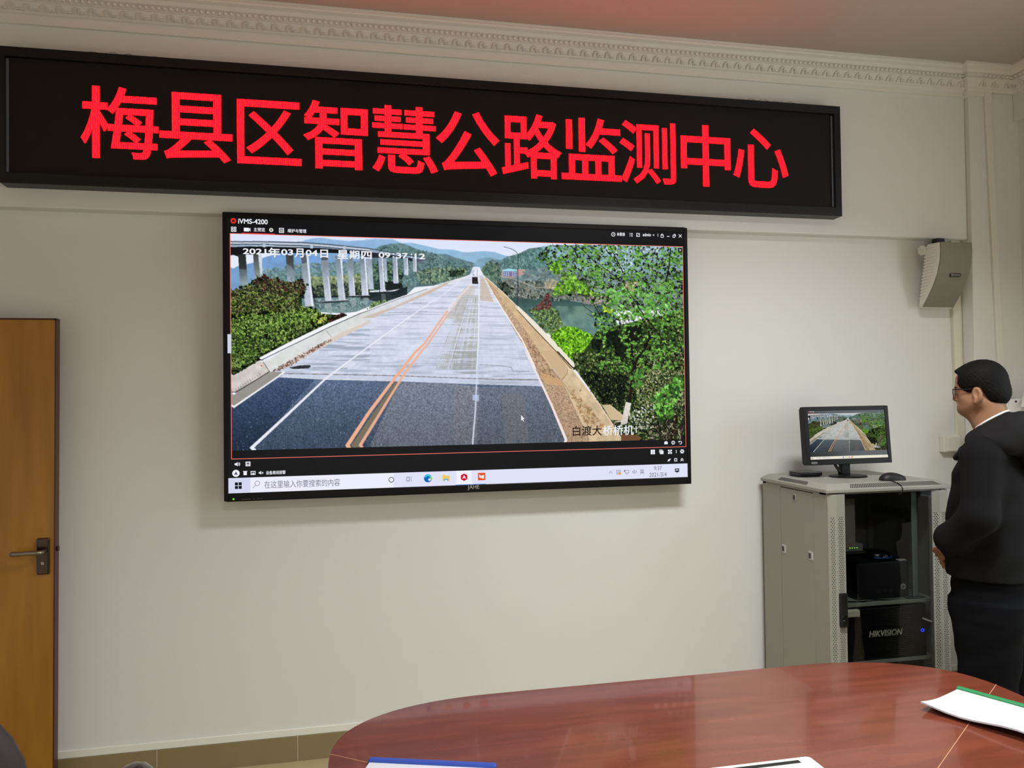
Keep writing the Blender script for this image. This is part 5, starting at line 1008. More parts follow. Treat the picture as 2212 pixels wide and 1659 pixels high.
ms_ = thing('computer_mouse', 'black computer mouse on the front edge of the rack lid', 'computer mouse', (3.030, -.385, TZ), R(176))
v = []; f = []; n1, n2 = 15, 16
for i in range(n1):
    t = i/(n1-1); x = -.06+.12*t; prof_h = .037*math.sin(PI*min(1, max(0, .06+.80*(1-t)**.75+.02)))**.75; wd = .031*(1-(2*t-1)**4*.55); wd = max(wd, .006)
    for k in range(n2):
        a = PI*k/(n2-1); v.append((x, -wd*math.cos(a), max(0., prof_h*math.sin(a)**.7)))
f = [(i*n2+k, i*n2+k+1, (i+1)*n2+k+1, (i+1)*n2+k) for i in range(n1-1) for k in range(n2-1)]+[tuple(range(n2)), tuple(range((n1-1)*n2, n1*n2))[::-1]]+[tuple(i*n2 for i in range(n1)), ] if False else [(i*n2+k, i*n2+k+1, (i+1)*n2+k+1, (i+1)*n2+k) for i in range(n1-1) for k in range(n2-1)]+[tuple(range(n2)), tuple(range(n1*n2-1, (n1-1)*n2-1, -1))]
mo = MB().add(v, f); mo.build('shell', mat('mouse_black', (22, 21, 24), .5), ms_, smooth=True, world=False)
MB().cyl((.033, -.004, .026), (.033, .004, .026), .008, 16).build('scroll_wheel', mat('wheel_red', (120, 20, 26), .5), ms_, world=False)
mc = MB().tube([(2.968, -.392, TZ+.008), (2.956, -.397, TZ+.007), (2.962, -.412, TZ+.004), (2.985, -.428, TZ+.0045), (3.000, -.452, TZ-.002), (3.003, -.474, 1.222), (3.004, -.488, 1.208), (2.997, -.489, 1.190), (2.985, -.484, 1.184)], .0023, 8, 2).build('mouse_cable', blk2)
tag(mc, 'thin black mouse cable hanging over the front edge of the rack lid', 'cable')
# ------------------------------------------------------------------ conference table
def wood():
    m = bpy.data.materials.new('mahogany_veneer'); m.use_nodes = True; nt = m.node_tree; b = nt.nodes['Principled BSDF']
    tc = nt.nodes.new('ShaderNodeTexCoord'); mp = nt.nodes.new('ShaderNodeMapping'); mp.inputs['Scale'].default_value = (1.1, 9, 9); nt.links.new(tc.outputs['Object'], mp.inputs[0])
    n = nt.nodes.new('ShaderNodeTexNoise'); n.inputs['Scale'].default_value = 2.6; n.inputs['Detail'].default_value = 7; n.inputs['Distortion'].default_value = .6; nt.links.new(mp.outputs[0], n.inputs['Vector'])
    cr = nt.nodes.new('ShaderNodeValToRGB'); e = cr.color_ramp.elements; e[0].color = rgb((98, 47, 33)); e[0].position = .3; e[1].color = rgb((118, 60, 43)); e[1].position = .68
    nt.links.new(n.outputs['Fac'], cr.inputs[0]); nt.links.new(cr.outputs[0], b.inputs['Base Color'])
    b.inputs['Roughness'].default_value = .2; b.inputs['Specular IOR Level'].default_value = .55; b.inputs['Coat Weight'].default_value = .35; b.inputs['Coat Roughness'].default_value = .05
    return m
wood_m = wood(); TT = .75
TCX, TYF, TYN, HX = 1.48, -1.248, -3.16, .995
tbl = thing('conference_table', 'glossy mahogany conference table with rounded corners in the foreground', 'table', (TCX, (TYF+TYN)/2, 0))
def corner(cx, cy, rx, ry, t0, t1, n=18, p=2.35):
    out = []
    for t in np.linspace(t0, t1, n):
        c, s = math.cos(t), math.sin(t); out.append((cx+rx*math.copysign(abs(c)**(2/p), c), cy+ry*math.copysign(abs(s)**(2/p), s)))
    return out
RX, RY = .50, .34
outline = corner(TCX+HX-RX, TYF-RY, RX, RY, 0, PI/2)+corner(TCX-HX+RX, TYF-RY, RX, RY, PI/2, PI)+corner(TCX-HX+RX, TYN+RY, RX, RY, PI, 1.5*PI)+corner(TCX+HX-RX, TYN+RY, RX, RY, 1.5*PI, 2*PI)
def slab(poly, z0, z1, name, m, bevel):
    return MB().prism(poly, z0, z1, 'z').build(name, m, tbl, bevel=bevel, seg=4)
# end piece, two sides and the near end meet at mitred seams
SL, SR = (.492, -1.575), (2.468, -1.575); IL, IR = (1.067, -1.97), (1.893, -1.97)
SL2, SR2 = (.492, TYF+TYN-SL[1]), (2.468, TYF+TYN-SR[1]); IL2, IR2 = (IL[0], TYF+TYN-IL[1]), (IR[0], TYF+TYN-IR[1])
cut = -1.575; cut2 = TYF+TYN-cut
far = [p for p in outline if p[1] >= cut-.001]; near = [p for p in outline if p[1] <= cut2+.001]
slab(far+[IL, IR], TT-.045, TT, 'top_end', wood_m, .0012)
slab(near+[IR2, IL2], TT-.045, TT, 'top_end', wood_m, .0012)
lx = [p for p in outline if cut2 < p[1] < cut and p[0] < TCX]; rx_ = [p for p in outline if cut2 < p[1] < cut and p[0] > TCX]
slab([far[-1]]+lx+[near[0], IL2, IL], TT-.045, TT, 'top_side', wood_m, .0012)
slab([far[0], IR, IR2, near[-1]]+rx_[::-1], TT-.045, TT, 'top_side', wood_m, .0012)
slab([IL, IL2, IR2, IR], TT-.045, TT-.0002, 'top_centre', wood_m, .0012)
seam_m = mat('seam_line', (176, 130, 104), .5)
sm = MB()
for a, b in ((far[0], IR), (far[-1], IL)):
    d = Vector((b[0]-a[0], b[1]-a[1])).normalized(); q = Vector((-d.y, d.x))*.0009
    sm.prism([(a[0]+q.x, a[1]+q.y), (b[0]+q.x, b[1]+q.y), (b[0]-q.x, b[1]-q.y), (a[0]-q.x, a[1]-q.y)], TT-.001, TT+.0003, 'z')
sm.build('seam', seam_m, tbl)
rim = [(TCX+(p[0]-TCX)*1.004, (TYF+TYN)/2+(p[1]-(TYF+TYN)/2)*1.004) for p in outline]
rim_in = [(TCX+(p[0]-TCX)*.93, (TYF+TYN)/2+(p[1]-(TYF+TYN)/2)*.95) for p in outline]
slab(rim, TT-.075, TT-.046, 'edge_rail', wood_m, .008); 
slab([(TCX+(p[0]-TCX)*.72, (TYF+TYN)/2+(p[1]-(TYF+TYN)/2)*.8) for p in outline], .06, TT-.075, 'pedestal', wood_m, .01)
slab([(TCX+(p[0]-TCX)*.75, (TYF+TYN)/2+(p[1]-(TYF+TYN)/2)*.83) for p in outline], 0, .06, 'plinth', mat('plinth_dark', (40, 18, 12), .4), .005)
# cable box let into the table top
sk = mat('socket_white', (212, 216, 208), .4); bx0, bx1, byf, byn = 1.315, 1.645, -1.840, -1.965
def rrect(x0, x1, y0, y1, r, n=6):
    o = []
    for cx_, cy_, a0 in ((x1-r, y1-r, 0), (x0+r, y1-r, PI/2), (x0+r, y0+r, PI), (x1-r, y0+r, 1.5*PI)): o += [(cx_+r*math.cos(a0+k*PI/2/n), cy_+r*math.sin(a0+k*PI/2/n)) for k in range(n+1)]
    return o
cbx2 = MB().prism(rrect(bx0, bx1, byn, byf, .012), TT-.01, TT+.005, 'z').build('cable_box', sk, tbl, bevel=.002)
MB().prism(rrect(bx0+.018, bx1-.018, byn+.012, byf-.014, .008), TT+.005, TT+.0062, 'z').build('flap', mat('socket_flap', (196, 200, 196), .35), cbx2, bevel=.0005)
MB().box(bx0+.035, bx1-.040, byf-.030, byf-.0165, TT+.0060, TT+.0068).build('cable_slot', mat('brush_black', (20, 20, 20), .9), cbx2)
# two clip folders with white pages
def folder(name, label, base, rotz, spine_c, curl):
    t = thing(name, label, 'folder', base, rotz, 'clip folders on the conference table')
    v = []; f = []; nx, ny = 13, 10; Wd, Hd = .23, .31
    for lay in (0, 1):
        for j in range(ny):
            for i in range(nx):
                u = i/(nx-1); w_ = j/(ny-1); x = -Wd*u; y = Hd*w_
                z = .0015+.0045*lay+curl*(.030*max(0, u-.45)**2+.006*u*u*(1+math.sin(w_*7)))
                v.append((x, y, z))
    for lay in (0, 1):
        o = lay*nx*ny; f += [(o+j*nx+i, o+j*nx+i+1, o+(j+1)*nx+i+1, o+(j+1)*nx+i) for j in range(ny-1) for i in range(nx-1)]
    bd_ = [j*nx for j in range(ny)]+[(ny-1)*nx+i for i in range(1, nx)]+[j*nx+nx-1 for j in range(ny-2, -1, -1)]+[i for i in range(nx-2, 0, -1)]
    f += [(a, b, b+nx*ny, a+nx*ny) for a, b in zip(bd_, bd_[1:]+bd_[:1])]
    MB().add(v, f).build('pages', mat('paper_white', (204, 206, 214), .4, spec=.5), t, smooth=False, world=False)
    MB().box(-.006, .012, -.004, Hd+.004, 0., .013).build('spine_bar', mat('spine_'+spine_c[0], spine_c[1], .35), t, bevel=.005, seg=3, world=False)
    return t
folder('clip_folder', 'white papers with a green spine bar on the right of the table', (2.453, -1.841, TT+.0005), R(25), ('green', (44, 128, 78)), 1.0)
folder('clip_folder', 'white papers with a blue spine bar at the left end of the table', (.879, -1.722, TT+.0005), R(71), ('blue', (42, 72, 160)), .35)

# ------------------------------------------------------------------ armchair between table and door
lea = mat('chair_leather', (48, 38, 38), .62, noise=60, amt=.12, bump=.25, bscale=350); wdk = mat('chair_wood', (36, 14, 14), .18, coat=.3)
ch = thing('armchair', 'dark brown leather armchair with glossy wooden arms at the lower left', 'chair', (-.435, -1.385, 0), R(0))
def cushion(name, n, sx, sy, sz, p, m, parent, xf):
    v = []; f = []; k = 28; r = 16
    for i in range(r+1):
        t = -PI/2+PI*i/r
        for j in range(k):
            a = 2*PI*j/k; c = lambda q: math.copysign(abs(math.cos(q))**(2/p), math.cos(q)); s = lambda q: math.copysign(abs(math.sin(q))**(2/p), math.sin(q))
            v.append(xf((sx*c(t)*c(a), sy*c(t)*s(a), sz*s(t))))
    for i in range(r): f += [(i*k+j, i*k+(j+1) % k, (i+1)*k+(j+1) % k, (i+1)*k+j) for j in range(k)]
    return MB().add(v, f).build(name, m, parent, smooth=True, world=False)
cushion('seat', 0, .27, .26, .07, 4, lea, ch, lambda p: (p[0], p[1]+.02, p[2]+.46))
def bk(p):
    x, y, z = p; zz = z+.76; return (x*(1-.22*max(0, (z/.30))**2), y-.24-.16*max(0, (zz-.45))+.05*(x/.27)**2, zz)
cushion('backrest', 0, .27, .055, .30, 2.6, lea, ch, bk)
for s in (-1, 1):
    MB().tube([(s*.33, -.24, .56), (s*.36, -.10, .600), (s*.385, .03, .610), (s*.392, .13, .606), (s*.385, .18, .570), (s*.37, .16, .48), (s*.34, .08, .42)], [.024]*8+[.03, .036, .042, .046, .050, .052, .052, .052, .050, .048, .044, .04, .036, .034, .032, .03, .028, .026, .024, .022], 14, 2).build('armrest', wdk, ch, smooth=True, world=False)
MB().cyl((0, 0, .08), (0, 0, .40), .03, 18).build('column', mat('chair_post', (40, 40, 42), .3, .8), ch, world=False)
for k in range(5):
    a = k*2*PI/5+.3; e = (.30*math.cos(a), .30*math.sin(a)); l = MB().tube([(0, 0, .10), (e[0]*.6, e[1]*.6, .085), (e[0], e[1], .07)], [.03, .024, .018], 10, 1).build('leg', wdk, ch, smooth=True, world=False)
    MB().cyl((e[0]-.012, e[1], .028), (e[0]+.012, e[1], .028), .028, 16).build('caster', lea, l, world=False)

# ------------------------------------------------------------------ white machine in the right corner behind the man
kw = mat('machine_white', (214, 210, 206), .45); kd = mat('machine_dark', (30, 32, 40), .35)
ks = thing('office_machine', 'white office machine with a tilted dark screen behind the standing man', 'office machine', (3.92, -.17, 0))
MB().box(3.760, 4.12, -.27, -.02, 0, .590).build('lower_cabinet', kw, ks, bevel=.006)
MB().box(3.766, 4.11, -.276, -.27, .545, .552).build('drawer_gap', kd, ks)
MB().box(3.775, 4.12, -.25, -.03, .590, .655).build('output_slot', kd, ks)
MB().box(3.765, 4.12, -.27, -.02, .655, 1.50).box(3.84, 4.12, -.20, -.02, 1.50, 1.582).build('upper_cabinet', kw, ks, bevel=.006)
MB().box(3.868, 4.12, -.205, -.02, 1.50, 1.606).build('head_housing', kw, ks, bevel=.006)
MB().cyl((3.905, -.2065, 1.593), (3.905, -.205, 1.593), .006, 14).build('sensor_window', mat('sensor_dark', (40, 30, 60), .2), ks)
sc_ = MB().hexa([(3.900, -.245, 1.566), (4.10, -.245, 1.566), (4.10, -.233, 1.562), (3.900, -.233, 1.562)], [(3.975, -.195, 1.645), (4.15, -.195, 1.645), (4.15, -.183, 1.641), (3.975, -.183, 1.641)]).build('screen_frame', kw, ks, bevel=.003)
MB().hexa([(3.928, -.2445, 1.574), (4.09, -.2445, 1.574), (4.09, -.236, 1.572), (3.928, -.236, 1.572)], [(3.986, -.2035, 1.636), (4.13, -.2035, 1.636), (4.13, -.195, 1.634), (3.986, -.195, 1.634)]).build('screen_glass', mat('screen_slate', (70, 76, 92), .15), sc_)
# ------------------------------------------------------------------ the standing man
class Field:
    """signed distance grid; shapes are blended in with a smooth union, then turned into one surface"""
    def __init__(s, lo, hi, h):
        s.lo = np.array(lo, float); s.h = h; s.n = np.ceil((np.array(hi)-s.lo)/h).astype(int)+1; s.d = np.full(s.n, .08, np.float32)
    def block(s, a, b):
        i0 = np.clip(np.floor((np.array(a)-s.lo)/s.h).astype(int), 0, s.n); i1 = np.clip(np.ceil((np.array(b)-s.lo)/s.h).astype(int)+1, 0, s.n)
        sl = tuple(slice(p, q) for p, q in zip(i0, i1))
        ax = [(s.lo[k]+np.arange(i0[k], i1[k])*s.h).astype(np.float32) for k in range(3)]
        return sl, ax[0][:, None, None], ax[1][None, :, None], ax[2][None, None, :]
    def mix(s, sl, d, k, cut=False):
        a = s.d[sl]
        if cut: d = -d
        if k <= 0: s.d[sl] = np.maximum(a, d) if cut else np.minimum(a, d); return
        if cut: h = np.maximum(k-np.abs(a-d), 0)/k; s.d[sl] = np.maximum(a, d)+h*h*k*.25
        else: h = np.maximum(k-np.abs(a-d), 0)/k; s.d[sl] = np.minimum(a, d)-h*h*k*.25
    def cap(s, a, b, ra, rb=None, k=.02, cut=False):
        rb = ra if rb is None else rb; a = np.array(a, float); b = np.array(b, float); m = max(ra, rb)+k+.03
        sl, X, Y, Z = s.block(np.minimum(a, b)-m, np.maximum(a, b)+m); ab = b-a; L = max(ab@ab, 1e-9)
        t = np.clip(((X-a[0])*ab[0]+(Y-a[1])*ab[1]+(Z-a[2])*ab[2])/L, 0, 1)
        d = np.sqrt((X-a[0]-t*ab[0])**2+(Y-a[1]-t*ab[1])**2+(Z-a[2]-t*ab[2])**2)-(ra+(rb-ra)*t); s.mix(sl, d, k, cut); return s
    def ell(s, c, r, k=.02, cut=False, rx=0.):
        c = np.array(c, float); r = np.array(r, float); m = max(r)+k+.03; sl, X, Y, Z = s.block(c-m, c+m)
        x, y, z = X-c[0], Y-c[1], Z-c[2]
        if rx: cs, sn = math.cos(rx), math.sin(rx); y, z = y*cs+z*sn, -y*sn+z*cs
        q = np.sqrt((x/r[0])**2+(y/r[1])**2+(z/r[2])**2); q2 = np.sqrt((x/r[0]**2)**2+(y/r[1]**2)**2+(z/r[2]**2)**2)
        s.mix(sl, q*(q-1)/np.maximum(q2, 1e-6), k, cut); return s
    def loft(s, rows, k=.02, power=2.4, fold=0.):
        """rows: (z, centre x, centre y, half width, half depth)"""
        z = np.array([q[0] for q in rows]); o = np.argsort(z); T = np.array(rows)[o]; m = .06
        lo = (T[:, 1]-T[:, 3]).min()-m, (T[:, 2]-T[:, 4]).min()-m, z.min()-.04; hi = (T[:, 1]+T[:, 3]).max()+m, (T[:, 2]+T[:, 4]).max()+m, z.max()+.04
        sl, X, Y, Z = s.block(lo, hi); f = [np.interp(Z, T[:, 0], T[:, i]).astype(np.float32) for i in (1, 2, 3, 4)]
        x = np.abs(X-f[0])/f[2]; y = np.abs(Y-f[1])/f[3]; q = (x**power+y**power)**(1/power); d = (q-1)*np.minimum(f[2], f[3])
        if fold: d = d+fold*(np.sin(Z*46+X*14+Y*21)*.5+np.sin(Z*23-X*31+1.3)*.5+np.sin(Z*71+Y*37-X*9)*.25)
        d = np.maximum(d, np.maximum(Z-z.max(), z.min()-Z)); s.mix(sl, d.astype(np.float32), k); return s
    def surface(s):
        d = s.d; n = np.array(d.shape); sg = d < 0; c = np.zeros(tuple(n-1), np.uint8)
        for i in (0, 1):
            for j in (0, 1):
                for k in (0, 1): c += sg[i:n[0]-1+i, j:n[1]-1+j, k:n[2]-1+k]
        act = (c > 0) & (c < 8); I = np.argwhere(act); idx = np.full(tuple(n-1), -1, np.int32); idx[act] = np.arange(len(I))
        P = np.zeros((len(I), 3)); W = np.zeros(len(I)); corners = [(i, j, k) for i in (0, 1) for j in (0, 1) for k in (0, 1)]
        val = {q: d[I[:, 0]+q[0], I[:, 1]+q[1], I[:, 2]+q[2]] for q in corners}
        for q in corners:
            for ax in range(3):
                if q[ax]: continue
                p = list(q); p[ax] = 1; p = tuple(p); a, b = val[q], val[p]; m = (a < 0) != (b < 0)
                t = np.where(m, a/np.where(m, a-b, 1), 0); e = np.array(q, float)[None]+np.zeros((len(I), 3)); e[:, ax] += t; P[m] += e[m]; W[m] += 1
        V = (I+P/np.maximum(W, 1)[:, None])*s.h+s.lo; Q = []
        for ax in range(3):
            o = [a for a in range(3) if a != ax]; lo_ = [slice(None)]*3; hi_ = [slice(None)]*3; lo_[ax] = slice(0, -1); hi_[ax] = slice(1, None)
            x = sg[tuple(lo_)] != sg[tuple(hi_)]; E = np.argwhere(x); E = E[(E[:, o[0]] > 0) & (E[:, o[1]] > 0) & (E[:, o[0]] < n[o[0]]-1) & (E[:, o[1]] < n[o[1]]-1)]
            ins = sg[E[:, 0], E[:, 1], E[:, 2]]; r = []
            for da, db in ((0, 0), (1, 0), (1, 1), (0, 1)):
                F_ = E.copy(); F_[:, o[0]] -= da; F_[:, o[1]] -= db; r.append(idx[F_[:, 0], F_[:, 1], F_[:, 2]])
            r = np.array(r).T; flip = ins if ax != 1 else ~ins; r[flip] = r[flip][:, ::-1]; Q.append(r)
        Q = np.concatenate(Q); Q = Q[(Q >= 0).all(1)]; return V, Q
    def build(s, name, m, parent):
        V, Q = s.surface(); me = bpy.data.meshes.new(name); me.vertices.add(len(V)); me.vertices.foreach_set('co', V.ravel().astype(np.float32))
        me.loops.add(len(Q)*4); me.loops.foreach_set('vertex_index', Q.ravel().astype(np.int32)); me.polygons.add(len(Q)); me.polygons.foreach_set('loop_start', np.arange(0, len(Q)*4, 4, dtype=np.int32))
        me.polygons.foreach_set('use_smooth', np.ones(len(Q), bool)); me.update(calc_edges=True); me.validate()
        bm = bmesh.new(); bm.from_mesh(me); bmesh.ops.recalc_face_normals(bm, faces=bm.faces)
        for _ in range(2): bmesh.ops.smooth_vert(bm, verts=bm.verts, factor=.4, use_axis_x=True, use_axis_y=True, use_axis_z=True)
        bm.to_mesh(me); bm.free()
        return link(name, me, m, parent)

FACE = 30.8
man = thing('person', 'man in black hooded jacket, dark trousers and glasses standing with hands clasped', 'person', (3.082, -.90, 0), R(FACE))
def skin_material():
    m = mat('skin', (148, 108, 82), .5, spec=.35, noise=30, amt=.06); return m
skin = skin_material()
EY, EZ = .020, 1.632                                   # ear axis, in the man's own frame: +y is forwards, -x his left
HP = R(7); HY = R(5)                                              # head bowed slightly
def hd_(x, y, z):                                      # head frame -> body frame
    c, s_ = math.cos(HP), math.sin(HP); y *= .89; z *= (.82 if z < 0 else 1.); x, y = x*math.cos(HY)-y*math.sin(HY), y*math.cos(HY)+x*math.sin(HY); return (x, EY+y*c+z*s_*.6, EZ+z*c-y*s_*.55)
B = Field((-.36, -.20, -.02), (.36, .36, 1.82), .0034)
# trunk and limbs under the clothes, one continuous body
B.loft([(.90, 0, 0, .150, .100), (1.05, 0, 0, .140, .095), (1.25, 0, 0, .150, .100), (1.38, 0, -.01, .150, .085), (1.44, 0, -.02, .110, .065)], .04)
B.cap((-.15, -.01, 1.40), (.15, -.01, 1.40), .055, k=.05)
B.cap((0, -.035, 1.42), (0, .000, 1.60), .060, .056, .05)
for s in (-1, 1):
    B.cap((s*.175, -.015, 1.39), (s*.225, -.025, 1.16), .046, .038, .04)
    B.cap((s*.225, -.025, 1.16), (s*.195, .09, 1.06), .038, .033, .03); B.cap((s*.195, .09, 1.06), (s*.075, .130, 1.02), .033, .026, .03)
    B.cap((s*.085, .01, .93), (s*.095, .015, .50), .078, .052, .05); B.cap((s*.095, .015, .50), (s*.10, -.03, .09), .052, .038, .04)
    B.cap((s*.10, -.05, .045), (s*.115, .13, .035), .040, .034, .02)
# hands: the left one closed over the right wrist, fingers curled round it
def hand(s, wrist, palm_end, across, out):
    w = np.array(wrist); p = np.array(palm_end); ac = np.array(across); o = np.array(out); ac = ac/np.linalg.norm(ac); o = o/np.linalg.norm(o); dr_ = p-w; L = np.linalg.norm(dr_); dr_ = dr_/L
    B.cap(w, w+dr_*.03, .025, .026, .02)
    for t in (-.026, -.009, .009, .026): B.cap(w+dr_*.02+ac*t*.6, p+ac*t, .015, .0125, .010)
    for t, l in ((-.029, .062), (-.0095, .072), (.0095, .068), (.028, .054)):
        k0 = p+ac*t; k1 = k0+dr_*l*.42+o*l*.08; k2 = k1+dr_*l*.22+o*l*.28; k3 = k2-dr_*l*.05+o*l*.26
        B.cap(k0, k1, .0095, .0088, .004); B.cap(k1, k2, .0088, .0080, .003); B.cap(k2, k3, .0080, .0070, .003)
    th0 = w+dr_*.022-ac*.024; th1 = th0+dr_*.035-ac*.022+o*.008; th2 = th1+dr_*.030+ac*.004+o*.012
    B.cap(th0, th1, .0135, .0105, .008); B.cap(th1, th2, .0105, .0085, .003)
hand(1, (.070, .140, 1.004), (-.005, .178, .954), (.30, .45, .80), (.1, -.8, .2))
hand(-1, (-.072, .142, 1.002), (.006, .200, .956), (-.30, .45, .80), (.1, -.9, .1))
# head
def he(c, r, k=.02, cut=False, extra=0.): B.ell(hd_(*c), (r[0], r[1]*.9, r[2]*(.88 if c[2] < 0 else 1)), k, cut, -HP*.9+extra)
he((0, -.008, .052), (.075, .088, .080), .01); he((0, .036, .058), (.066, .070, .060), .03); he((0, .050, -.010), (.057, .047, .072), .03)
for s in (-1, 1):
    B.cap(hd_(s*.056, .012, -.030), hd_(s*.020, .078, -.060), .020, .018, .035)
    B.cap(hd_(s*.012, .098, .036), hd_(s*.043, .078, .032), .0085, .008, .016)
    he((s*.040, .064, -.008), (.015, .015, .015), .025)
    B.ell(hd_(s*.030, .101, .020), (.019, .012, .013), .010, True)
    B.ell(hd_(s*.031, .0875, .019), (.0125, .0115, .0115), .004)
    B.cap(hd_(s*.011, .106, -.014), hd_(s*.012, .098, -.014), .0085, .008, .008)
    e0 = hd_(s*.076, .004, .003)                      # ear: helix rim, bowl, lobe
    B.ell((e0[0]+s*.004, e0[1], e0[2]), (.010, .019, .031), .010, False, R(-12)); B.ell((e0[0]+s*.014, e0[1]+.003, e0[2]+.004), (.009, .0115, .020), .004, True, R(-12)); B.cap((e0[0]+s*.006, e0[1]+.006, e0[2]-.026), (e0[0]+s*.006, e0[1]+.008, e0[2]-.031), .0075, k=.006)
    B.cap((e0[0]+s*.009, e0[1]-.008, e0[2]+.010), (e0[0]+s*.010, e0[1]-.006, e0[2]-.014), .0036, .003, k=.004)
B.cap(hd_(0, .070, -.066), hd_(0, .088, -.066), .022, .0185, .02)
B.cap(hd_(0, .101, .032), hd_(0, .113, -.006), .0080, .0085, .012); B.ell(hd_(0, .1145, -.009), (.0105, .0105, .0090), .008)
B.ell(hd_(0, .0985, -.034), (.022, .012, .0065), .006); B.ell(hd_(0, .0970, -.046), (.019, .012, .0070), .006); B.cap(hd_(-.024, .108, -.040), hd_(.024, .108, -.040), .0028, k=.003, cut=True)
B.cap(hd_(0, .045, -.07), (0, .01, 1.50), .035, .045, .03)
body = B.build('body', skin, man)
# hair: an inflated shell over the skull, trimmed to the hairline
H = Field((-.12, -.16, 1.52), (.12, .20, 1.83), .0026)
def hh(c, r, k): H.ell(hd_(*c), (r[0], r[1]*.9, r[2]), k, False, -HP*.9)
hh((0, -.008, .056), (.0865, .098, .0895), .01); hh((0, .036, .066), (.076, .078, .064), .03); hh((0, -.05, -.005), (.070, .062, .055), .03)
H.cap(hd_(-.04, .085, .098), hd_(.04, .085, .098), .012, k=.02)
sl, X, Y, Z = H.block((-.13, -.17, 1.5), (.13, .21, 1.84)); y = (Y-EY)+0*X+0*Z; z = (Z-EZ)+0*X+0*Y
poly = np.array([(.135, .20), (.102, .100), (.090, .090), (.078, .080), (.084, .048), (.066, .028), (.046, .002), (.030, .004), (.016, .034), (-.016, .036), (-.028, .004), (-.042, -.022), (-.058, -.044), (-.25, -.050), (-.25, .20)])*np.array([.9, 1.])
dd = np.full(y.shape, 9., np.float32); ins = np.zeros(y.shape, bool)
for i in range(len(poly)):
    a, b = poly[i-1], poly[i]; e = b-a; t = np.clip(((y-a[0])*e[0]+(z-a[1])*e[1])/(e@e), 0, 1); dd = np.minimum(dd, np.hypot(y-a[0]-t*e[0], z-a[1]-t*e[1]))
    c = ((a[1] > z) != (b[1] > z)) & (y < (b[0]-a[0])*(z-a[1])/((b[1]-a[1]) or 1e-9)+a[0]); ins ^= c
dd = np.where(ins, -dd, dd)
rough = (.0011*(np.random.default_rng(5).random(np.broadcast_shapes(X.shape, Y.shape, Z.shape))-.5)*2+.0005*np.sin(Z*310+X*90)*np.sin(Y*340-X*260)).astype(np.float32)
H.d[sl] = np.maximum(H.d[sl]+rough+np.clip((.02-z)*.14, 0, .0085).astype(np.float32), dd+rough*.8)
hair = H.build('hair', mat('hair_black', (9, 8, 8), .7, spec=.15, noise=240, amt=.5, bump=.6, bscale=420), man)
# eyebrows, eyes, glasses
hm = mat('hair_black', (15, 14, 14))
for s in (-1, 1):
    MB().tube([hd_(s*.014, .1065, .038), hd_(s*.030, .105, .041), hd_(s*.046, .090, .036)], [.0028, .0036, .002], 8, 1).build('eyebrow', hm, man, world=False, smooth=True)
    c = hd_(s*.031, .0955, .020); MB().sphere(c, .0068, .0052, .0050, 8).build('eye', mat('eye_dark', (30, 22, 18), .15), man, world=False, smooth=True)
gl = mat('glasses_frame', (20, 18, 26), .3)
gm = MB()
for s in (-1, 1):
    q = [hd_(s*x, .111-.10*max(0, abs(x)-.03), z) for x, z in ((.008, .030), (.034, .034), (.058, .030), (.060, .012), (.052, -.006), (.030, -.010), (.012, -.004), (.007, .014), (.008, .030))]
    gm.tube(q, .0017, 8, 1)
    gm.tube([hd_(s*.058, .108, .030), hd_(s*.068, .100, .031), hd_(s*.0775, .05, .027), hd_(s*.081, .006, .026), hd_(s*.080, -.016, .012)], .0021, 8, 1)
gm.tube([hd_(-.008, .111, .024), hd_(0, .114, .028), hd_(.008, .111, .024)], .0016, 8, 1)
g_o = gm.build('glasses', gl, man, world=False, smooth=True); g_o['label'] = 'dark framed glasses'
lg = bpy.data.materials.new('lens'); lg.use_nodes = True; nt = lg.node_tree; nt.nodes.clear()
t_ = nt.nodes.new('ShaderNodeBsdfTransparent'); g2 = nt.nodes.new('ShaderNodeBsdfGlossy'); g2.inputs['Roughness'].default_value = .03; f_ = nt.nodes.new('ShaderNodeFresnel'); f_.inputs[0].default_value = 1.45; mx = nt.nodes.new('ShaderNodeMixShader'); o_2 = nt.nodes.new('ShaderNodeOutputMaterial')
g3 = nt.nodes.new('ShaderNodeNewGeometry'); nt.links.new(math_node(nt, 'MULTIPLY', f_.outputs[0], math_node(nt, 'SUBTRACT', 1., g3.outputs['Backfacing'])), mx.inputs[0]); nt.links.new(t_.outputs[0], mx.inputs[1]); nt.links.new(g2.outputs[0], mx.inputs[2]); nt.links.new(mx.outputs[0], o_2.inputs[0])
for s in (-1, 1):
    q = [hd_(s*x, .111-.10*max(0, abs(x)-.03), z) for x, z in ((.008, .030), (.034, .034), (.058, .030), (.060, .012), (.052, -.006), (.030, -.010), (.012, -.004), (.007, .014))]
    MB().add(q+[(a, b-.0012, c) for a, b, c in q], [tuple(range(8)), tuple(range(15, 7, -1))]+[(i, (i+1) % 8, (i+1) % 8+8, i+8) for i in range(8)]).build('lens', lg, g_o, world=False)
# white inner collar
MB().tube([(.063*math.cos(t), -.010+.058*math.sin(t), 1.530-.038*math.sin(t)) for t in np.linspace(0, 2*PI, 40)], .0046, 8).build('shirt_collar', mat('shirt_white', (236, 236, 232), .7), man, world=False, smooth=True)
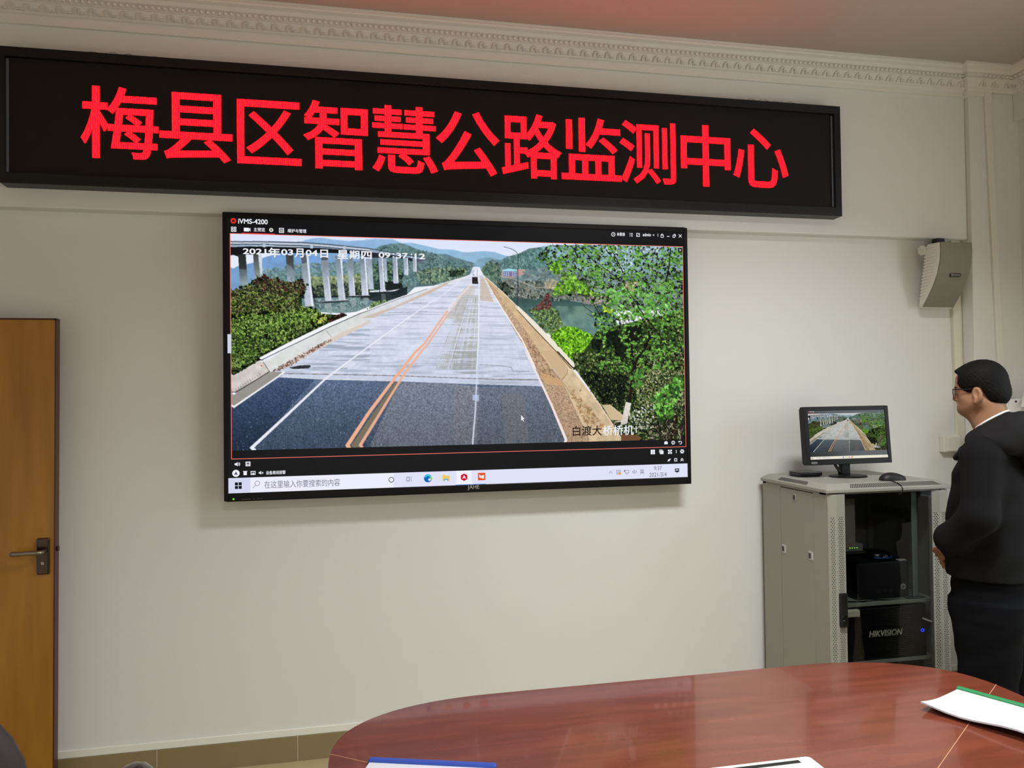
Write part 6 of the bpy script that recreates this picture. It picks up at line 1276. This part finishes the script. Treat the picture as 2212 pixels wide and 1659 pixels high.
# jacket with sleeves
jk_m = mat('jacket_black', (13, 13, 14), .88, spec=.15, noise=300, amt=.2, bump=.3, bscale=700)
J = Field((-.40, -.32, .86), (.40, .36, 1.60), .0058)
J.loft([(.912, 0, .000, .205, .158), (.95, 0, .002, .205, .160), (1.05, 0, .002, .200, .155), (1.20, 0, .000, .198, .145), (1.32, 0, -.008, .190, .130), (1.40, 0, -.016, .165, .105), (1.46, 0, -.028, .110, .082), (1.51, 0, -.034, .082, .076)], .02, 2.3, .0038)
J.cap((-.155, -.012, 1.405), (.155, -.012, 1.405), .065, k=.05)
for s in (-1, 1):
    J.cap((s*.180, -.022, 1.385), (s*.238, -.025, 1.17), .070, .064, .035)
    J.cap((s*.238, -.025, 1.17), (s*.205, .085, 1.068), .064, .056, .03); J.cap((s*.205, .085, 1.068), (s*.110, .115, 1.03), .056, .048, .03)
    J.cap((s*.110, .115, 1.03), (s*.085, .128, 1.014), .048, .040, .01)
J.cap((0, -.02, 1.49), (0, .03, 1.60), .060, .062, k=.004, cut=True)
jk = J.build('jacket', jk_m, man)
# hood lying on the back and its collar fold round the neck
hd_m = mat('hood_black', (24, 24, 25), .85, spec=.2, noise=300, amt=.2, bump=.3, bscale=700)
K = Field((-.24, -.32, 1.22), (.24, .16, 1.64), .0048)
ring = [(.092*math.cos(t), -.040+.092*math.sin(t), 1.500-.052*math.sin(t)) for t in np.linspace(0, 2*PI, 25)]
for a, b in zip(ring[:-1], ring[1:]): K.cap(a, b, .027, k=.012)
K.ell((0, -.125, 1.480), (.155, .086, .098), .04, False, R(-14)); K.ell((0, -.055, 1.455), (.158, .125, .052), .04, False, R(-8)); K.ell((0, -.170, 1.385), (.115, .050, .075), .04)
K.cap((-.13, -.10, 1.44), (-.10, .06, 1.405), .038, .022, .03); K.cap((.13, -.10, 1.44), (.10, .06, 1.405), .038, .022, .03)
K.cap((-.10, .06, 1.405), (-.03, .115, 1.375), .022, .014, .02); K.cap((.10, .06, 1.405), (.03, .115, 1.375), .022, .014, .02)
K.cap((0, -.03, 1.46), (0, .01, 1.64), .068, .072, k=.004, cut=True)
K.ell((0, -.110, 1.56), (.085, .040, .05), .015, True)
K.cap((-.10, -.205, 1.555), (.10, -.205, 1.555), .006, k=.02, cut=True)
K.build('hood', hd_m, man)
# trousers
T = Field((-.25, -.22, .02), (.25, .20, .98), .0058)
T.loft([(.76, 0, -.005, .185, .140), (.86, 0, .000, .185, .142), (.95, 0, .002, .170, .128)], .03, 2.2, .0022)
for s in (-1, 1):
    T.loft([(.045, s*.105, -.030, .078, .095), (.25, s*.104, -.022, .078, .090), (.50, s*.102, -.006, .088, .100), (.70, s*.098, -.004, .098, .125), (.82, s*.090, -.002, .104, .138)], .025, 2.1, .0035)
T.build('trousers', mat('trousers_navy', (8, 9, 13), .9, spec=.12, bump=.12, bscale=600), man)
# shoes
for s in (-1, 1):
    F = Field((s*.11-.07, -.14, -.005), (s*.11+.07, .20, .13), .004)
    F.ell((s*.108, -.05, .045), (.042, .06, .05), .02).ell((s*.114, .10, .030), (.046, .085, .036), .03).cap((s*.108, -.06, .012), (s*.116, .13, .012), .038, .042, .01)
    sl, X, Y, Z = F.block((-1, -1, -1), (1, 1, 1)); F.d[sl] = np.maximum(F.d[sl], .001-Z)
    F.build('shoe', mat('shoe_black', (18, 17, 17), .35), man)
clear_base()
